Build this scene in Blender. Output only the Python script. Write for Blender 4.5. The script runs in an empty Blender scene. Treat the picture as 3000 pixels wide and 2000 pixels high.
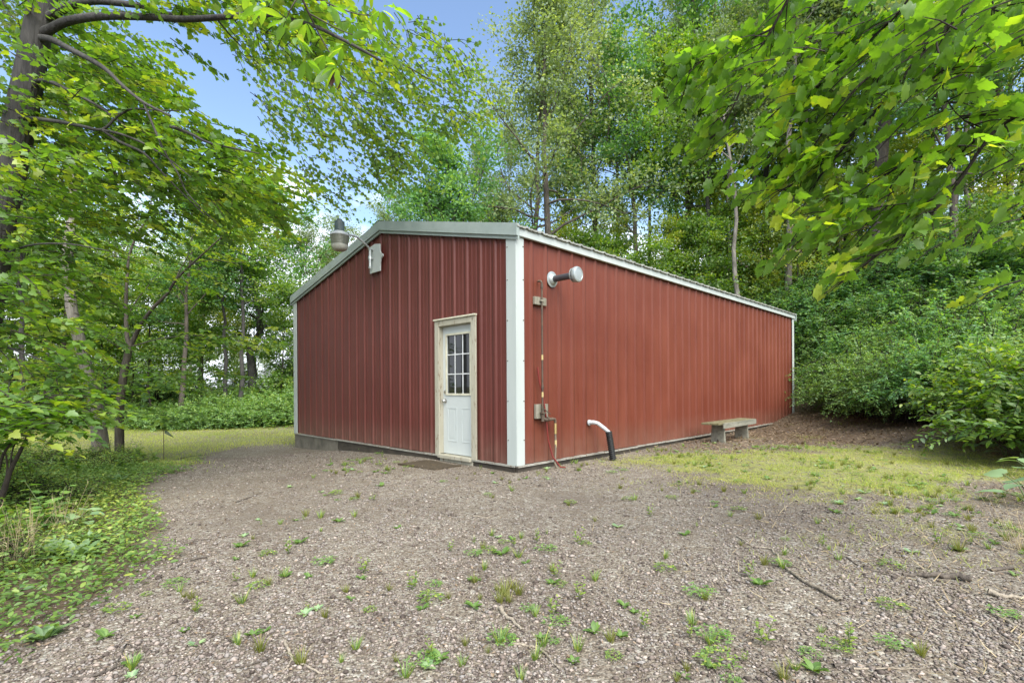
import bpy, math
import numpy as np
from mathutils import Matrix, Vector

# ------------------------------------------------------------------ camera, sky, sun, exposure
S = bpy.context.scene
W0, F0, CY0, EYE, ROLL = 3000.0, 1470.0, 1131.0, 1.154, -0.0061
cam = bpy.data.cameras.new("camera"); camo = bpy.data.objects.new("camera", cam)
S.collection.objects.link(camo); S.camera = camo
cam.sensor_width = 36.0; cam.lens = 36.0 * F0 / W0
cam.shift_y = (CY0 - 1000.0) / W0
cam.clip_start = 0.05; cam.clip_end = 3000.0
camo.matrix_world = Matrix.Translation((0, 0, EYE)) @ Matrix.Rotation(math.pi/2, 4, 'X') @ Matrix.Rotation(ROLL, 4, 'Z')

SUN_EL, SUN_AZ = math.radians(50), math.radians(158)      # azimuth measured from +y towards +x: high, behind the camera's right shoulder
world = bpy.data.worlds.new("World"); S.world = world; world.use_nodes = True
wt = world.node_tree; wt.nodes.clear()
def WN(t, **k):
    n = wt.nodes.new(t)
    for a, b in k.items(): setattr(n, a, b)
    return n
wout = WN("ShaderNodeOutputWorld"); wbg = WN("ShaderNodeBackground"); wbg.inputs[1].default_value = 0.095
sky = WN("ShaderNodeTexSky", sky_type='NISHITA', sun_disc=False, sun_elevation=SUN_EL, sun_rotation=SUN_AZ,
         altitude=200.0, air_density=1.0, dust_density=0.8, ozone_density=0.9)
wtc = WN("ShaderNodeTexCoord"); wsep = WN("ShaderNodeSeparateXYZ"); wt.links.new(wtc.outputs['Generated'], wsep.inputs[0])
wns = WN("ShaderNodeTexNoise"); wns.inputs['Scale'].default_value = 3.2; wns.inputs['Detail'].default_value = 6; wns.inputs['Roughness'].default_value = .6
wmp = WN("ShaderNodeMapping"); wmp.inputs['Scale'].default_value = (1, 1, 2.6); wmp.inputs['Location'].default_value = (.3, .1, .0)
wt.links.new(wtc.outputs['Generated'], wmp.inputs[0]); wt.links.new(wmp.outputs[0], wns.inputs[0])
wel = WN("ShaderNodeMapRange"); wel.inputs[1].default_value = .52; wel.inputs[2].default_value = .10; wel.inputs[3].default_value = -.22; wel.inputs[4].default_value = .34
wt.links.new(wsep.outputs[2], wel.inputs[0])
wad = WN("ShaderNodeMath", operation='ADD'); wt.links.new(wns.outputs[0], wad.inputs[0]); wt.links.new(wel.outputs[0], wad.inputs[1])
wcr = WN("ShaderNodeMapRange", interpolation_type='SMOOTHSTEP'); wcr.inputs[1].default_value = .52; wcr.inputs[2].default_value = .72
wt.links.new(wad.outputs[0], wcr.inputs[0])
wmx = WN("ShaderNodeMix", data_type='RGBA'); wmx.inputs[7].default_value = (5.6, 5.9, 6.6, 1)
wt.links.new(wcr.outputs[0], wmx.inputs[0]); wt.links.new(sky.outputs[0], wmx.inputs[6])
wt.links.new(wmx.outputs[2], wbg.inputs[0]); wt.links.new(wbg.outputs[0], wout.inputs[0])

sund = bpy.data.lights.new("sun", 'SUN'); suno = bpy.data.objects.new("sun", sund); S.collection.objects.link(suno)
sund.energy = 2.5; sund.angle = math.radians(70); sund.color = (1.0, .95, .86)
sdir = Vector((math.sin(SUN_AZ)*math.cos(SUN_EL), math.cos(SUN_AZ)*math.cos(SUN_EL), math.sin(SUN_EL)))
suno.rotation_euler = sdir.to_track_quat('Z', 'Y').to_euler()
S.view_settings.view_transform = 'Standard'; S.view_settings.look = 'None'
S.view_settings.gamma = 1.0; S.view_settings.use_curve_mapping = False
S.view_settings.exposure = 1.75
S.render.engine = 'CYCLES'
S.cycles.max_bounces = 10; S.cycles.diffuse_bounces = 6; S.cycles.glossy_bounces = 2; S.cycles.transmission_bounces = 3
S.cycles.transparent_max_bounces = 4; S.cycles.caustics_reflective = False; S.cycles.caustics_refractive = False
S.cycles.sample_clamp_indirect = 4.0
S.cycles.use_denoising = True; S.cycles.denoiser = 'OPENIMAGEDENOISE'; S.cycles.denoising_input_passes = 'RGB_ALBEDO_NORMAL'; S.cycles.denoising_prefilter = 'ACCURATE'

# ------------------------------------------------------------------ helpers
def link(o, parent=None):
    S.collection.objects.link(o)
    if parent is not None: o.parent = parent
    return o
def tag(o, label=None, cat=None, group=None, kind=None):
    for k, v in (("label", label), ("category", cat), ("group", group), ("kind", kind)):
        if v: o[k] = v
    return o
def thing(name, label, cat, loc=(0, 0, 0), rz=0.0, group=None):
    o = link(bpy.data.objects.new(name, None)); o.location = loc; o.rotation_euler = (0, 0, rz); o.empty_display_size = .2
    return tag(o, label, cat, group)
def mesh_np(name, V, F, mat, tint=None, smooth=False):
    """V (n,3); F: list of arrays (m,k) of faces"""
    me = bpy.data.meshes.new(name)
    V = np.asarray(V, np.float32).reshape(-1, 3)
    if isinstance(F, np.ndarray): F = [F]
    F = [np.asarray(f, np.int32) for f in F if len(f)]
    loops = np.concatenate([f.ravel() for f in F]); sizes = np.concatenate([np.full(len(f), f.shape[1], np.int32) for f in F])
    starts = np.concatenate([[0], np.cumsum(sizes)[:-1]]).astype(np.int32)
    me.vertices.add(len(V)); me.vertices.foreach_set("co", V.ravel())
    me.loops.add(len(loops)); me.loops.foreach_set("vertex_index", loops)
    me.polygons.add(len(sizes)); me.polygons.foreach_set("loop_start", starts)
    if smooth: me.polygons.foreach_set("use_smooth", np.ones(len(sizes), bool))
    if tint is not None:
        a = me.attributes.new("tint", 'FLOAT', 'POINT'); a.data.foreach_set("value", np.asarray(tint, np.float32))
    me.update(calc_edges=True)
    if mat: me.materials.append(mat)
    return me
def part(name, me, parent=None):
    return link(bpy.data.objects.new(name, me), parent)
class MB:
    def __init__(s): s.v = []; s.f = []
    def add(s, vs, fs):
        b = len(s.v); s.v += [tuple(map(float, v)) for v in vs]; s.f += [[b+i for i in f] for f in fs]; return s
    def box(s, x0, x1, y0, y1, z0, z1, M=None):
        vs = [(x, y, z) for z in (z0, z1) for y in (y0, y1) for x in (x0, x1)]
        if M is not None: vs = [tuple(M @ Vector(v)) for v in vs]
        return s.add(vs, [(0, 2, 3, 1), (4, 5, 7, 6), (0, 1, 5, 4), (1, 3, 7, 5), (3, 2, 6, 7), (2, 0, 4, 6)])
    def prism(s, pts, h0, h1, M=None):
        """pts 2D outline extruded along z h0..h1"""
        n = len(pts); vs = [(p[0], p[1], h0) for p in pts] + [(p[0], p[1], h1) for p in pts]
        if M is not None: vs = [tuple(M @ Vector(v)) for v in vs]
        return s.add(vs, [list(range(n))[::-1], list(range(n, 2*n))] + [(i, (i+1) % n, n+(i+1) % n, n+i) for i in range(n)])
    def lathe(s, prof, M=None, n=24, cap=True):
        """prof: (r,z) list"""
        vs = []
        for r, z in prof:
            for k in range(n):
                a = 2*math.pi*k/n; vs.append((r*math.cos(a), r*math.sin(a), z))
        fs = []
        for i in range(len(prof)-1):
            for k in range(n): fs.append((i*n+k, i*n+(k+1) % n, (i+1)*n+(k+1) % n, (i+1)*n+k))
        if cap: fs.append(list(range(n))[::-1]); fs.append([(len(prof)-1)*n+k for k in range(n)])
        if M is not None: vs = [tuple(M @ Vector(v)) for v in vs]
        return s.add(vs, fs)
    def tube(s, pts, r, n=10):
        V, F = tube_np(np.array(pts, float), np.full(len(pts), r) if np.isscalar(r) else np.array(r, float), n)
        s.add(V, F.tolist()); b = len(s.v) - len(V)
        s.f.append([b+k for k in range(n)][::-1]); s.f.append([b+len(V)-n+k for k in range(n)]); return s
    def build(s, name, mat, parent=None, smooth=False, bevel=0):
        me = bpy.data.meshes.new(name); me.from_pydata(s.v, [], s.f); me.update()
        if smooth: me.shade_smooth() if hasattr(me, 'shade_smooth') else None
        me.materials.append(mat); o = part(name, me, parent)
        if smooth and hasattr(me, 'set_sharp_from_angle'): me.set_sharp_from_angle(angle=math.radians(40))
        if bevel:
            m = o.modifiers.new("bevel", 'BEVEL'); m.width = bevel; m.segments = 2; m.limit_method = 'ANGLE'
        return o
def tube_np(P, R, n=6):
    """tapered tube along polyline P with radii R; returns V, F(quads)"""
    T = np.gradient(P, axis=0); T /= np.linalg.norm(T, axis=1)[:, None] + 1e-9
    ref = np.array([0.0, 0, 1]) if abs(T[0, 2]) < .9 else np.array([1.0, 0, 0])
    A = np.cross(T, ref); bad = np.linalg.norm(A, axis=1) < 1e-3; A[bad] = (0, 1, 0)
    A /= np.linalg.norm(A, axis=1)[:, None]
    for i in range(1, len(A)):                      # keep frames consistent
        if A[i] @ A[i-1] < 0: A[i] = -A[i]
    B = np.cross(T, A)
    a = np.arange(n) * 2*np.pi/n
    V = P[:, None, :] + R[:, None, None]*(np.cos(a)[None, :, None]*A[:, None, :] + np.sin(a)[None, :, None]*B[:, None, :])
    m = len(P); i = np.arange(m-1)[:, None]; k = np.arange(n)[None, :]
    F = np.stack([i*n+k, i*n+(k+1) % n, (i+1)*n+(k+1) % n, (i+1)*n+k], -1).reshape(-1, 4)
    return V.reshape(-1, 3), F
def tubes_mesh(name, tubes, mat, smooth=True):
    Vs, Fs, b = [], [], 0
    for P, R, n in tubes:
        V, F = tube_np(np.asarray(P, float), np.asarray(R, float), n); Vs.append(V); Fs.append(F+b); b += len(V)
    return mesh_np(name, np.concatenate(Vs), np.concatenate(Fs), mat, smooth=smooth)
def nrm(a): return a / (np.linalg.norm(a, axis=-1, keepdims=True) + 1e-9)
def leaves_np(P, A, N, Sz, T, F, tint):
    """copies template T (k,3: across, along, normal) faces F at points P"""
    A = nrm(A); N = nrm(N - A*np.sum(N*A, -1, keepdims=True)); B = np.cross(A, N)
    Sz = np.asarray(Sz).reshape(-1, 1, 1)
    V = P[:, None] + Sz*(T[None, :, 0:1]*B[:, None] + T[None, :, 1:2]*A[:, None] + T[None, :, 2:3]*N[:, None])
    k = len(T); FF = (F[None] + (np.arange(len(P))*k)[:, None, None]).reshape(-1, F.shape[1])
    return V.reshape(-1, 3), FF, np.repeat(tint, k)
def leaf_mesh(name, P, A, N, Sz, tmpl, tint, mat):
    V, F, t = leaves_np(P, A, N, Sz, tmpl[0], tmpl[1], tint)
    return mesh_np(name, V, F, mat, tint=t)

def ray(px, py):
    u, v = px-1500.0, py-CY0
    c, s = math.cos(-ROLL), math.sin(-ROLL)
    return (c*u - s*v)/F0, -(s*u + c*v)/F0
def P3(px, py, d):
    a, b = ray(px, py); return np.array([a*d, d, EYE + b*d])
def sstep(x, a, b):
    t = np.clip((np.asarray(x, float)-a)/(b-a), 0, 1); return t*t*(3-2*t)
def vnoise(x, y, sc, seed=0):
    """smooth value noise"""
    x = np.asarray(x, float)*sc + 1000; y = np.asarray(y, float)*sc + 1000
    xi, yi = np.floor(x).astype(np.int64), np.floor(y).astype(np.int64); fx, fy = x-xi, y-yi
    fx = fx*fx*(3-2*fx); fy = fy*fy*(3-2*fy)
    def h(a, b):
        n = (a*374761393 + b*668265263 + seed*974711) & 0x7fffffff
        n = ((n ^ (n >> 13))*1274126177) & 0x7fffffff
        return ((n ^ (n >> 16)) & 0xffff)/65535.0
    return (h(xi, yi)*(1-fx) + h(xi+1, yi)*fx)*(1-fy) + (h(xi, yi+1)*(1-fx) + h(xi+1, yi+1)*fx)*fy
def gz(x, y):
    """terrain height"""
    x = np.asarray(x, float); y = np.asarray(y, float)
    z = -0.26*sstep(-x, .6, 5.5)*sstep(y, 5, 11)
    s = .62*x + .785*y
    z = z + 0.26*np.clip(s-17.5, 0, 60)*sstep(x, -4, 6)*sstep(s, 17.5, 22)
    z = z + 0.16*np.clip(x-6.8, 0, 30)*sstep(y, 3, 8)
    z = z + 0.10*np.clip(y-17, 0, 12)*sstep(-x, -2, 2)*.55
    z = z + .035*(vnoise(x, y, .5, 3)-.5) + .015*(vnoise(x, y, 1.7, 5)-.5)
    return z
def G(px, py):
    """the ground point seen at that place"""
    a, b = ray(px, py); d = 2.0
    for i in range(400):
        d2 = d + .08
        if EYE + b*d2 < gz(a*d2, d2): break
        d = d2
    for _ in range(12):
        m = (d+d2)/2
        if EYE + b*m < gz(a*m, m): d2 = m
        else: d = m
    return np.array([a*d, d, float(gz(a*d, d))])

# ------------------------------------------------------------------ materials
def nodes(name):
    m = bpy.data.materials.new(name); m.use_nodes = True; t = m.node_tree; t.nodes.clear()
    o = t.nodes.new("ShaderNodeOutputMaterial"); return m, t, o
def nd(t, typ, ins=None, **k):
    n = t.nodes.new(typ)
    for a, b in k.items(): setattr(n, a, b)
    for a, b in (ins or {}).items():
        if isinstance(b, bpy.types.NodeSocket): t.links.new(b, n.inputs[a])
        else: n.inputs[a].default_value = b
    return n
def ramp(t, fac, stops, interp='LINEAR'):
    n = t.nodes.new("ShaderNodeValToRGB"); n.color_ramp.interpolation = interp
    e = n.color_ramp.elements
    while len(e) < len(stops): e.new(.5)
    for i, (p, c) in enumerate(stops): e[i].position = p; e[i].color = (*c, 1)
    t.links.new(fac, n.inputs[0]); return n
def objco(t, scale=(1, 1, 1)):
    tc = nd(t, "ShaderNodeTexCoord"); mp = nd(t, "ShaderNodeMapping", {0: tc.outputs['Object'], 'Scale': scale}); return mp.outputs[0]
def leaf_mat(name, dark, mid, yel, trans=.45, gloss=.06, yb=1.0):
    m, t, o = nodes(name)
    at = nd(t, "ShaderNodeAttribute", attribute_name="tint")
    r = ramp(t, at.outputs['Fac'], [(0, dark), (.5, mid), (.92, yel), (1, yel)])
    tb = nd(t, "ShaderNodeMix", {0: 1.0, 6: r.outputs[0], 7: (1.75*yb, 1.65*yb, .55, 1)}, data_type='RGBA', blend_type='MULTIPLY')
    d = nd(t, "ShaderNodeBsdfDiffuse", {0: r.outputs[0]}); tr = nd(t, "ShaderNodeBsdfTranslucent", {0: tb.outputs[2]})
    mx = nd(t, "ShaderNodeMixShader", {0: trans, 1: d.outputs[0], 2: tr.outputs[0]})
    g = nd(t, "ShaderNodeBsdfGlossy", {0: (1, 1, 1, 1), 'Roughness': .55})
    mg = nd(t, "ShaderNodeMixShader", {0: gloss, 1: mx.outputs[0], 2: g.outputs[0]})
    t.links.new(mg.outputs[0], o.inputs[0]); return m
def bark_mat(name, c0, c1, sc=9.0, bump=.6):
    m, t, o = nodes(name)
    co = objco(t, (1, 1, .16))
    n = nd(t, "ShaderNodeTexNoise", {0: co, 'Scale': sc*2.2, 'Detail': 7.0, 'Roughness': .65})
    v = nd(t, "ShaderNodeTexVoronoi", {0: co, 'Scale': sc*2.0}, feature='DISTANCE_TO_EDGE')
    n2 = nd(t, "ShaderNodeTexNoise", {0: objco(t), 'Scale': 1.6, 'Detail': 3.0})
    a = nd(t, "ShaderNodeMath", {0: n.outputs[0], 1: n2.outputs[0]}, operation='ADD')
    r = ramp(t, a.outputs[0], [(.36, c0), (.62, c1)]); r.color_ramp.elements[0].position = .38; r.color_ramp.elements[1].position = .66
    a2 = nd(t, "ShaderNodeMath", {0: a.outputs[0], 1: .5}, operation='MULTIPLY'); t.links.new(a2.outputs[0], r.inputs[0])
    h = nd(t, "ShaderNodeMath", {0: n.outputs[0], 1: v.outputs[0]}, operation='ADD')
    b = nd(t, "ShaderNodeBump", {'Height': h.outputs[0], 'Strength': bump, 'Distance': .03})
    p = nd(t, "ShaderNodeBsdfPrincipled", {'Base Color': r.outputs[0], 'Roughness': .9, 'Normal': b.outputs[0]})
    t.links.new(p.outputs[0], o.inputs[0]); return m
def paint_mat(name, col, col2, rough=.5, nsc=3.0, stretch=(1, 1, .25), spots=None, spot_amt=.62, bump=.05, metal=0.0, spec=.4):
    m, t, o = nodes(name)
    n = nd(t, "ShaderNodeTexNoise", {0: objco(t, stretch), 'Scale': nsc, 'Detail': 6.0, 'Roughness': .6})
    r = ramp(t, n.outputs[0], [(.34, col), (.68, col2)]); c = r.outputs[0]
    if spots:
        n2 = nd(t, "ShaderNodeTexNoise", {0: objco(t, stretch), 'Scale': nsc*5, 'Detail': 8.0, 'Roughness': .7})
        f = nd(t, "ShaderNodeMapRange", {0: n2.outputs[0], 1: spot_amt, 2: spot_amt+.07})
        c = nd(t, "ShaderNodeMix", {0: f.outputs[0], 6: c, 7: (*spots, 1)}, data_type='RGBA').outputs[2]
    n3 = nd(t, "ShaderNodeTexNoise", {0: objco(t), 'Scale': 14.0, 'Detail': 4.0})
    b = nd(t, "ShaderNodeBump", {'Height': n3.outputs[0], 'Strength': bump, 'Distance': .02})
    rr = nd(t, "ShaderNodeMapRange", {0: n.outputs[0], 3: rough-.08, 4: rough+.1})
    p = nd(t, "ShaderNodeBsdfPrincipled", {'Base Color': c, 'Roughness': rr.outputs[0], 'Normal': b.outputs[0], 'Metallic': metal, 'Specular IOR Level': spec})
    t.links.new(p.outputs[0], o.inputs[0]); return m
def siding_mat(name, c0, c1, axis, first):
    """weathered red panel paint: vertical streaks, chalky fading, splash dirt along the foot"""
    m, t, o = nodes(name)
    tc = nd(t, "ShaderNodeTexCoord")
    mp = nd(t, "ShaderNodeMapping", {0: tc.outputs['Object'], 'Scale': (1, 1, .10)})
    n1 = nd(t, "ShaderNodeTexNoise", {0: mp.outputs[0], 'Scale': 7.0, 'Detail': 5.0, 'Roughness': .6})
    n2 = nd(t, "ShaderNodeTexNoise", {0: tc.outputs['Object'], 'Scale': .8, 'Detail': 4.0})
    a = nd(t, "ShaderNodeMath", {0: n1.outputs[0], 1: n2.outputs[0]}, operation='ADD')
    h = nd(t, "ShaderNodeMath", {0: a.outputs[0], 1: .5}, operation='MULTIPLY')
    r = ramp(t, h.outputs[0], [(.36, c0), (.64, c1)])
    sx = nd(t, "ShaderNodeSeparateXYZ", {0: tc.outputs['Object']})
    n3 = nd(t, "ShaderNodeTexNoise", {0: tc.outputs['Object'], 'Scale': 6.0, 'Detail': 5.0})
    f = nd(t, "ShaderNodeMapRange", {0: sx.outputs[2], 1: .55, 2: .05, 3: 0.0, 4: .55})
    f2 = nd(t, "ShaderNodeMath", {0: f.outputs[0], 1: n3.outputs[0]}, operation='MULTIPLY')
    mx = nd(t, "ShaderNodeMix", {0: f2.outputs[0], 6: r.outputs[0], 7: (.20, .15, .11, 1)}, data_type='RGBA')
    n4 = nd(t, "ShaderNodeTexVoronoi", {0: tc.outputs['Object'], 'Scale': 5.0})
    sp = nd(t, "ShaderNodeMapRange", {0: n4.outputs['Distance'], 1: .035, 2: .02, 3: 0.0, 4: .5})
    mx2 = nd(t, "ShaderNodeMix", {0: sp.outputs[0], 6: mx.outputs[2], 7: (.05, .02, .015, 1)}, data_type='RGBA')
    # painted rib shading and grime: dark line along one foot of every rib, patchy
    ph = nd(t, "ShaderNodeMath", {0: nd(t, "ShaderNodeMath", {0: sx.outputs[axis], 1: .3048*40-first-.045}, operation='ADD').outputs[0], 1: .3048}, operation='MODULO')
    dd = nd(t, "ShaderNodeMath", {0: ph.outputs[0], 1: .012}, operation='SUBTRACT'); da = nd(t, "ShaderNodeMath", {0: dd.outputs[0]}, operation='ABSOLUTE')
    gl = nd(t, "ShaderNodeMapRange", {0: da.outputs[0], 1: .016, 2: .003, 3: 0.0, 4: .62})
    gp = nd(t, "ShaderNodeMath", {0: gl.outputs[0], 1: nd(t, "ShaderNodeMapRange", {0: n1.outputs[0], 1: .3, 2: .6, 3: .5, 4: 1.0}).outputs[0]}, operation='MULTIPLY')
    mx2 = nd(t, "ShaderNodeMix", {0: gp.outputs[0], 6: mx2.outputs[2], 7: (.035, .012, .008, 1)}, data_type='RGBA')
    b = nd(t, "ShaderNodeBump", {'Height': n2.outputs[0], 'Strength': .25, 'Distance': .08})
    rg = nd(t, "ShaderNodeMapRange", {0: n1.outputs[0], 3: .36, 4: .55})
    p = nd(t, "ShaderNodeBsdfPrincipled", {'Base Color': mx2.outputs[2], 'Roughness': rg.outputs[0], 'Normal': b.outputs[0], 'Specular IOR Level': .30})
    t.links.new(p.outputs[0], o.inputs[0]); return m
def plain(name, col, rough=.6, metal=0.0, spec=.5):
    return paint_mat(name, tuple(c*.85 for c in col), tuple(min(1, c*1.12) for c in col), rough, 6.0, (1, 1, 1), None, .6, .04, metal, spec)

M = {}
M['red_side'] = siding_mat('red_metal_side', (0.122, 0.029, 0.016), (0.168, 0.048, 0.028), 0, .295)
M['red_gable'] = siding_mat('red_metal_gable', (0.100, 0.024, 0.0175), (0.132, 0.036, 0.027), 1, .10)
M['white_trim'] = paint_mat('white_metal_trim', (.40, .445, .42), (.47, .51, .48), .45, 4.0, (1, 1, .12), (.33, .33, .29), .70)
M['green_trim'] = paint_mat('grey_green_trim', (.25, .30, .275), (.31, .36, .335), .45, 4.0, (1, 1, 1), (.28, .30, .27), .68)
M['roof'] = paint_mat('weathered_white_roof_metal', (.20, .205, .18), (.31, .32, .28), .5, 3.0, (1, 1, 1), (.12, .11, .08), .58)
M['skirt'] = paint_mat('damp_treated_board', (.035, .030, .024), (.085, .070, .052), .85, 5.0, (1, 1, 3), None, .6, .3)
M['block'] = paint_mat('stained_concrete', (.10, .09, .07), (.20, .18, .145), .9, 4.0, (1, 1, 1), (.07, .07, .05), .6, .3)
M['flash'] = paint_mat('rusty_base_flashing', (.24, .235, .20), (.36, .355, .31), .5, 6.0, (1, 1, 1), (.16, .10, .06), .54)
M['frame'] = paint_mat('weathered_door_wood', (.37, .35, .265), (.44, .42, .335), .7, 4.0, (1, 1, .2), (.20, .15, .10), .56, .15)
M['door'] = paint_mat('white_door_paint', (.50, .545, .53), (.56, .60, .575), .4, 2.0, (1, 1, .5), (.50, .50, .45), .70, .02)
M['sash'] = plain('cream_window_moulding', (.62, .60, .46), .5)
M['muntin'] = plain('white_muntin', (.75, .77, .76), .45)
M['glass'] = plain('dark_window_glass', (.012, .014, .014), .04)
gn = M['glass'].node_tree
for n in gn.nodes:
    if n.type == 'BSDF_PRINCIPLED':
        for s_ in ('Normal', 'Roughness', 'Base Color'):
            for l in list(n.inputs[s_].links): gn.links.remove(l)
        n.inputs['Base Color'].default_value = (.010, .012, .012, 1); n.inputs['Roughness'].default_value = .03
M['chrome'] = plain('brushed_nickel', (.62, .62, .60), .25, 1.0)
M['galv'] = paint_mat('galvanised_metal', (.42, .45, .45), (.60, .63, .62), .38, 7.0, (1, 1, 1), (.30, .30, .28), .66, .05, .7)
M['lampgrey'] = plain('dark_grey_lamp_paint', (.07, .10, .105), .5)
M['lampglass'] = plain('cloudy_prismatic_plastic', (.17, .175, .135), .3)
M['lampclear'] = plain('pale_prismatic_plastic', (.42, .42, .36), .2)
M['board'] = paint_mat('white_painted_board', (.44, .48, .46), (.52, .56, .53), .5, 5.0, (1, 1, 1), (.33, .30, .24), .64)
M['vent'] = paint_mat('aluminium_vent', (.33, .37, .36), (.46, .50, .48), .4, 9.0, (1, 1, 1), (.36, .38, .36), .66, .05, .5)
M['ventpipe'] = plain('dark_grey_pipe', (.10, .11, .12), .35, .5)
M['iron'] = paint_mat('rusted_iron_pipe', (.055, .045, .035), (.12, .085, .055), .7, 12.0, (1, 1, 1), (.16, .07, .03), .6, .2)
M['oldwood'] = paint_mat('grey_old_wood', (.16, .15, .11), (.30, .28, .22), .85, 8.0, (1, 1, .2), (.08, .085, .05), .58, .25)
M['benchwood'] = paint_mat('grey_bench_wood', (.135, .135, .105), (.26, .255, .205), .85, 6.0, (.3, 2, 2), (.13, .13, .09), .56, .35)
M['moss'] = paint_mat('mossy_bench_top', (.09, .078, .038), (.19, .165, .10), .9, 9.0, (.5, 1.5, 1), (.17, .19, .05), .54, .5)
M['redhose'] = plain('red_rubber_hose', (.19, .026, .020), .4)
M['greyhose'] = plain('brown_grey_hose', (.16, .13, .09), .5)
M['brass'] = plain('brass_fitting', (.55, .42, .18), .35, .8)
M['yellow'] = plain('yellow_tape', (.46, .38, .17), .5)
M['pvc'] = plain('dirty_white_plastic', (.42, .44, .44), .4)
M['black'] = plain('black_corrugated_plastic', (.014, .015, .015), .4)
M['mat'] = paint_mat('brown_coir_mat', (.035, .026, .016), (.085, .062, .034), 1.0, 30.0, (1, 1, 1), (.12, .11, .04), .62, .8)
M['flag'] = plain('faded_green_flag', (.12, .15, .09), .6)
M['bark_dark'] = bark_mat('dark_maple_bark', (.018, .017, .0155), (.078, .074, .067), 9)
M['bark_mid'] = bark_mat('grey_brown_bark', (.040, .033, .026), (.145, .122, .097), 8)
M['bark_pale'] = bark_mat('pale_grey_bark', (.11, .097, .080), (.31, .285, .245), 8)
M['bark_thin'] = bark_mat('dark_twig_bark', (.016, .012, .009), (.050, .038, .028), 14)
M['twig'] = bark_mat('fallen_twig_bark', (.05, .04, .032), (.19, .16, .125), 14)
M['twig_pale'] = bark_mat('bleached_twig_bark', (.17, .14, .10), (.42, .365, .28), 14)
M['lf_maple'] = leaf_mat('maple_leaves', (0.057, 0.138, 0.022), (0.144, 0.286, 0.034), (0.363, 0.441, 0.042), .54)
M['lf_near'] = leaf_mat('backlit_maple_leaves', (0.072, 0.169, 0.022), (0.169, 0.339, 0.031), (0.543, 0.589, 0.045), .64)
M['lf_oak'] = leaf_mat('grey_green_oak_leaves', (0.097, 0.157, 0.075), (0.205, 0.293, 0.138), (0.372, 0.451, 0.187), .45, .04)
M['lf_dark'] = leaf_mat('dark_green_leaves', (0.048, 0.131, 0.053), (0.118, 0.277, 0.088), (0.316, 0.501, 0.093), .48, .035)
M['lf_yellow'] = leaf_mat('yellow_green_leaves', (0.125, 0.217, 0.026), (0.267, 0.384, 0.037), (0.567, 0.534, 0.049), .48)
M['lf_shrub'] = leaf_mat('shrub_leaves', (0.067, 0.162, 0.040), (0.157, 0.308, 0.067), (0.347, 0.482, 0.095), .42, .05)
M['lf_weed'] = leaf_mat('weed_leaves', (0.065, 0.138, 0.029), (0.160, 0.275, 0.051), (0.377, 0.420, 0.072), .35, .04)
M['lf_burdock'] = leaf_mat('pale_broad_leaves', (0.131, 0.232, 0.109), (0.217, 0.348, 0.160), (0.319, 0.450, 0.189), .3, .08)
M['grass'] = leaf_mat('short_grass', (.17, .26, .040), (.32, .40, .075), (.50, .49, .16), .45, .02)
M['tuft'] = leaf_mat('wiry_grass', (.085, .115, .022), (.17, .20, .045), (.28, .26, .085), .4, .02)
M['lf_hosta'] = leaf_mat('strap_leaves', (.075, .15, .05), (.14, .24, .09), (.24, .34, .13), .3, .06)
M['straw'] = leaf_mat('dry_stalks', (.24, .18, .10), (.38, .30, .17), (.50, .42, .26), .2, .03)
M['deadleaf'] = leaf_mat('dead_leaves', (.06, .038, .024), (.17, .115, .070), (.32, .24, .16), .15, .04)
M['browncluster'] = leaf_mat('withered_leaves', (.02, .010, .006), (.06, .026, .012), (.10, .05, .02), .2, .04)

# ------------------------------------------------------------------ ground
EDGE = np.array([G(*p)[:2] for p in ((-150, 1960), (0, 1880), (200, 1790), (400, 1700), (530, 1580), (470, 1490), (450, 1430), (500, 1385), (600, 1340), (740, 1308), (870, 1292))])
EDGE = EDGE[np.argsort(EDGE[:, 1])]
def xleft(y): return np.interp(y, EDGE[:, 1], EDGE[:, 0])
CX, CY, ANG = .0596, 6.781, .7902
ca, sa = math.cos(ANG), math.sin(ANG)
def shed_local(x, y):
    dx, dy = np.asarray(x)-CX, np.asarray(y)-CY
    return dx*ca+dy*sa, -dx*sa+dy*ca
def masks(x, y):
    n = vnoise(x, y, .9, 11)*.6 + vnoise(x, y, 2.6, 12)*.4
    n2 = vnoise(x, y, 4.5, 13)
    dl = xleft(y) - x + (n-.5)*1.0                              # >0 on the verge left of the gravel
    verge = sstep(dl, -.12, .25)
    lawn = verge*sstep(y, 7.6, 9.0)
    beyond = sstep(y, 11.5, 13)*sstep(-x, 3.6, 4.6)
    lawn = np.maximum(lawn, beyond)
    patch = np.exp(-(((x-4.5-.12*(y-7))/2.7)**2 + ((y-7.3)/2.5)**2))*1.32 + .8*np.exp(-(((x-6.4)/1.5)**2 + ((y-7.2)/2.2)**2)) + .35*np.exp(-(((x-3.0)/1.6)**2 + ((y-7.6)/1.2)**2))
    n3 = vnoise(x, y, .33, 17); patch = np.clip(patch*1.05 + (n-.5)*1.5 + (n3-.5)*1.1 - .30, 0, 1)
    thin = .72*sstep(x + .35*(y-5), .4, 3.4)*sstep(n, .38, .60)*sstep(10.5-y, 0, 1.5)
    grass = np.clip(np.maximum(np.maximum(lawn*(.75+.5*(n-.3)), patch), thin), 0, 1)
    litter = np.clip(sstep(x+.45*(y-4), 3.4, 6.0)*.75*(1-patch) + sstep(y, 9.2, 11)*sstep(x, 5, 6.2), 0, 1)
    bank = verge*(1-lawn)
    wood = sstep(np.hypot(x, y-5), 15, 19)
    return grass, np.clip(np.maximum(np.maximum(litter, bank), wood*(1-lawn)), 0, 1), bank
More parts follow.
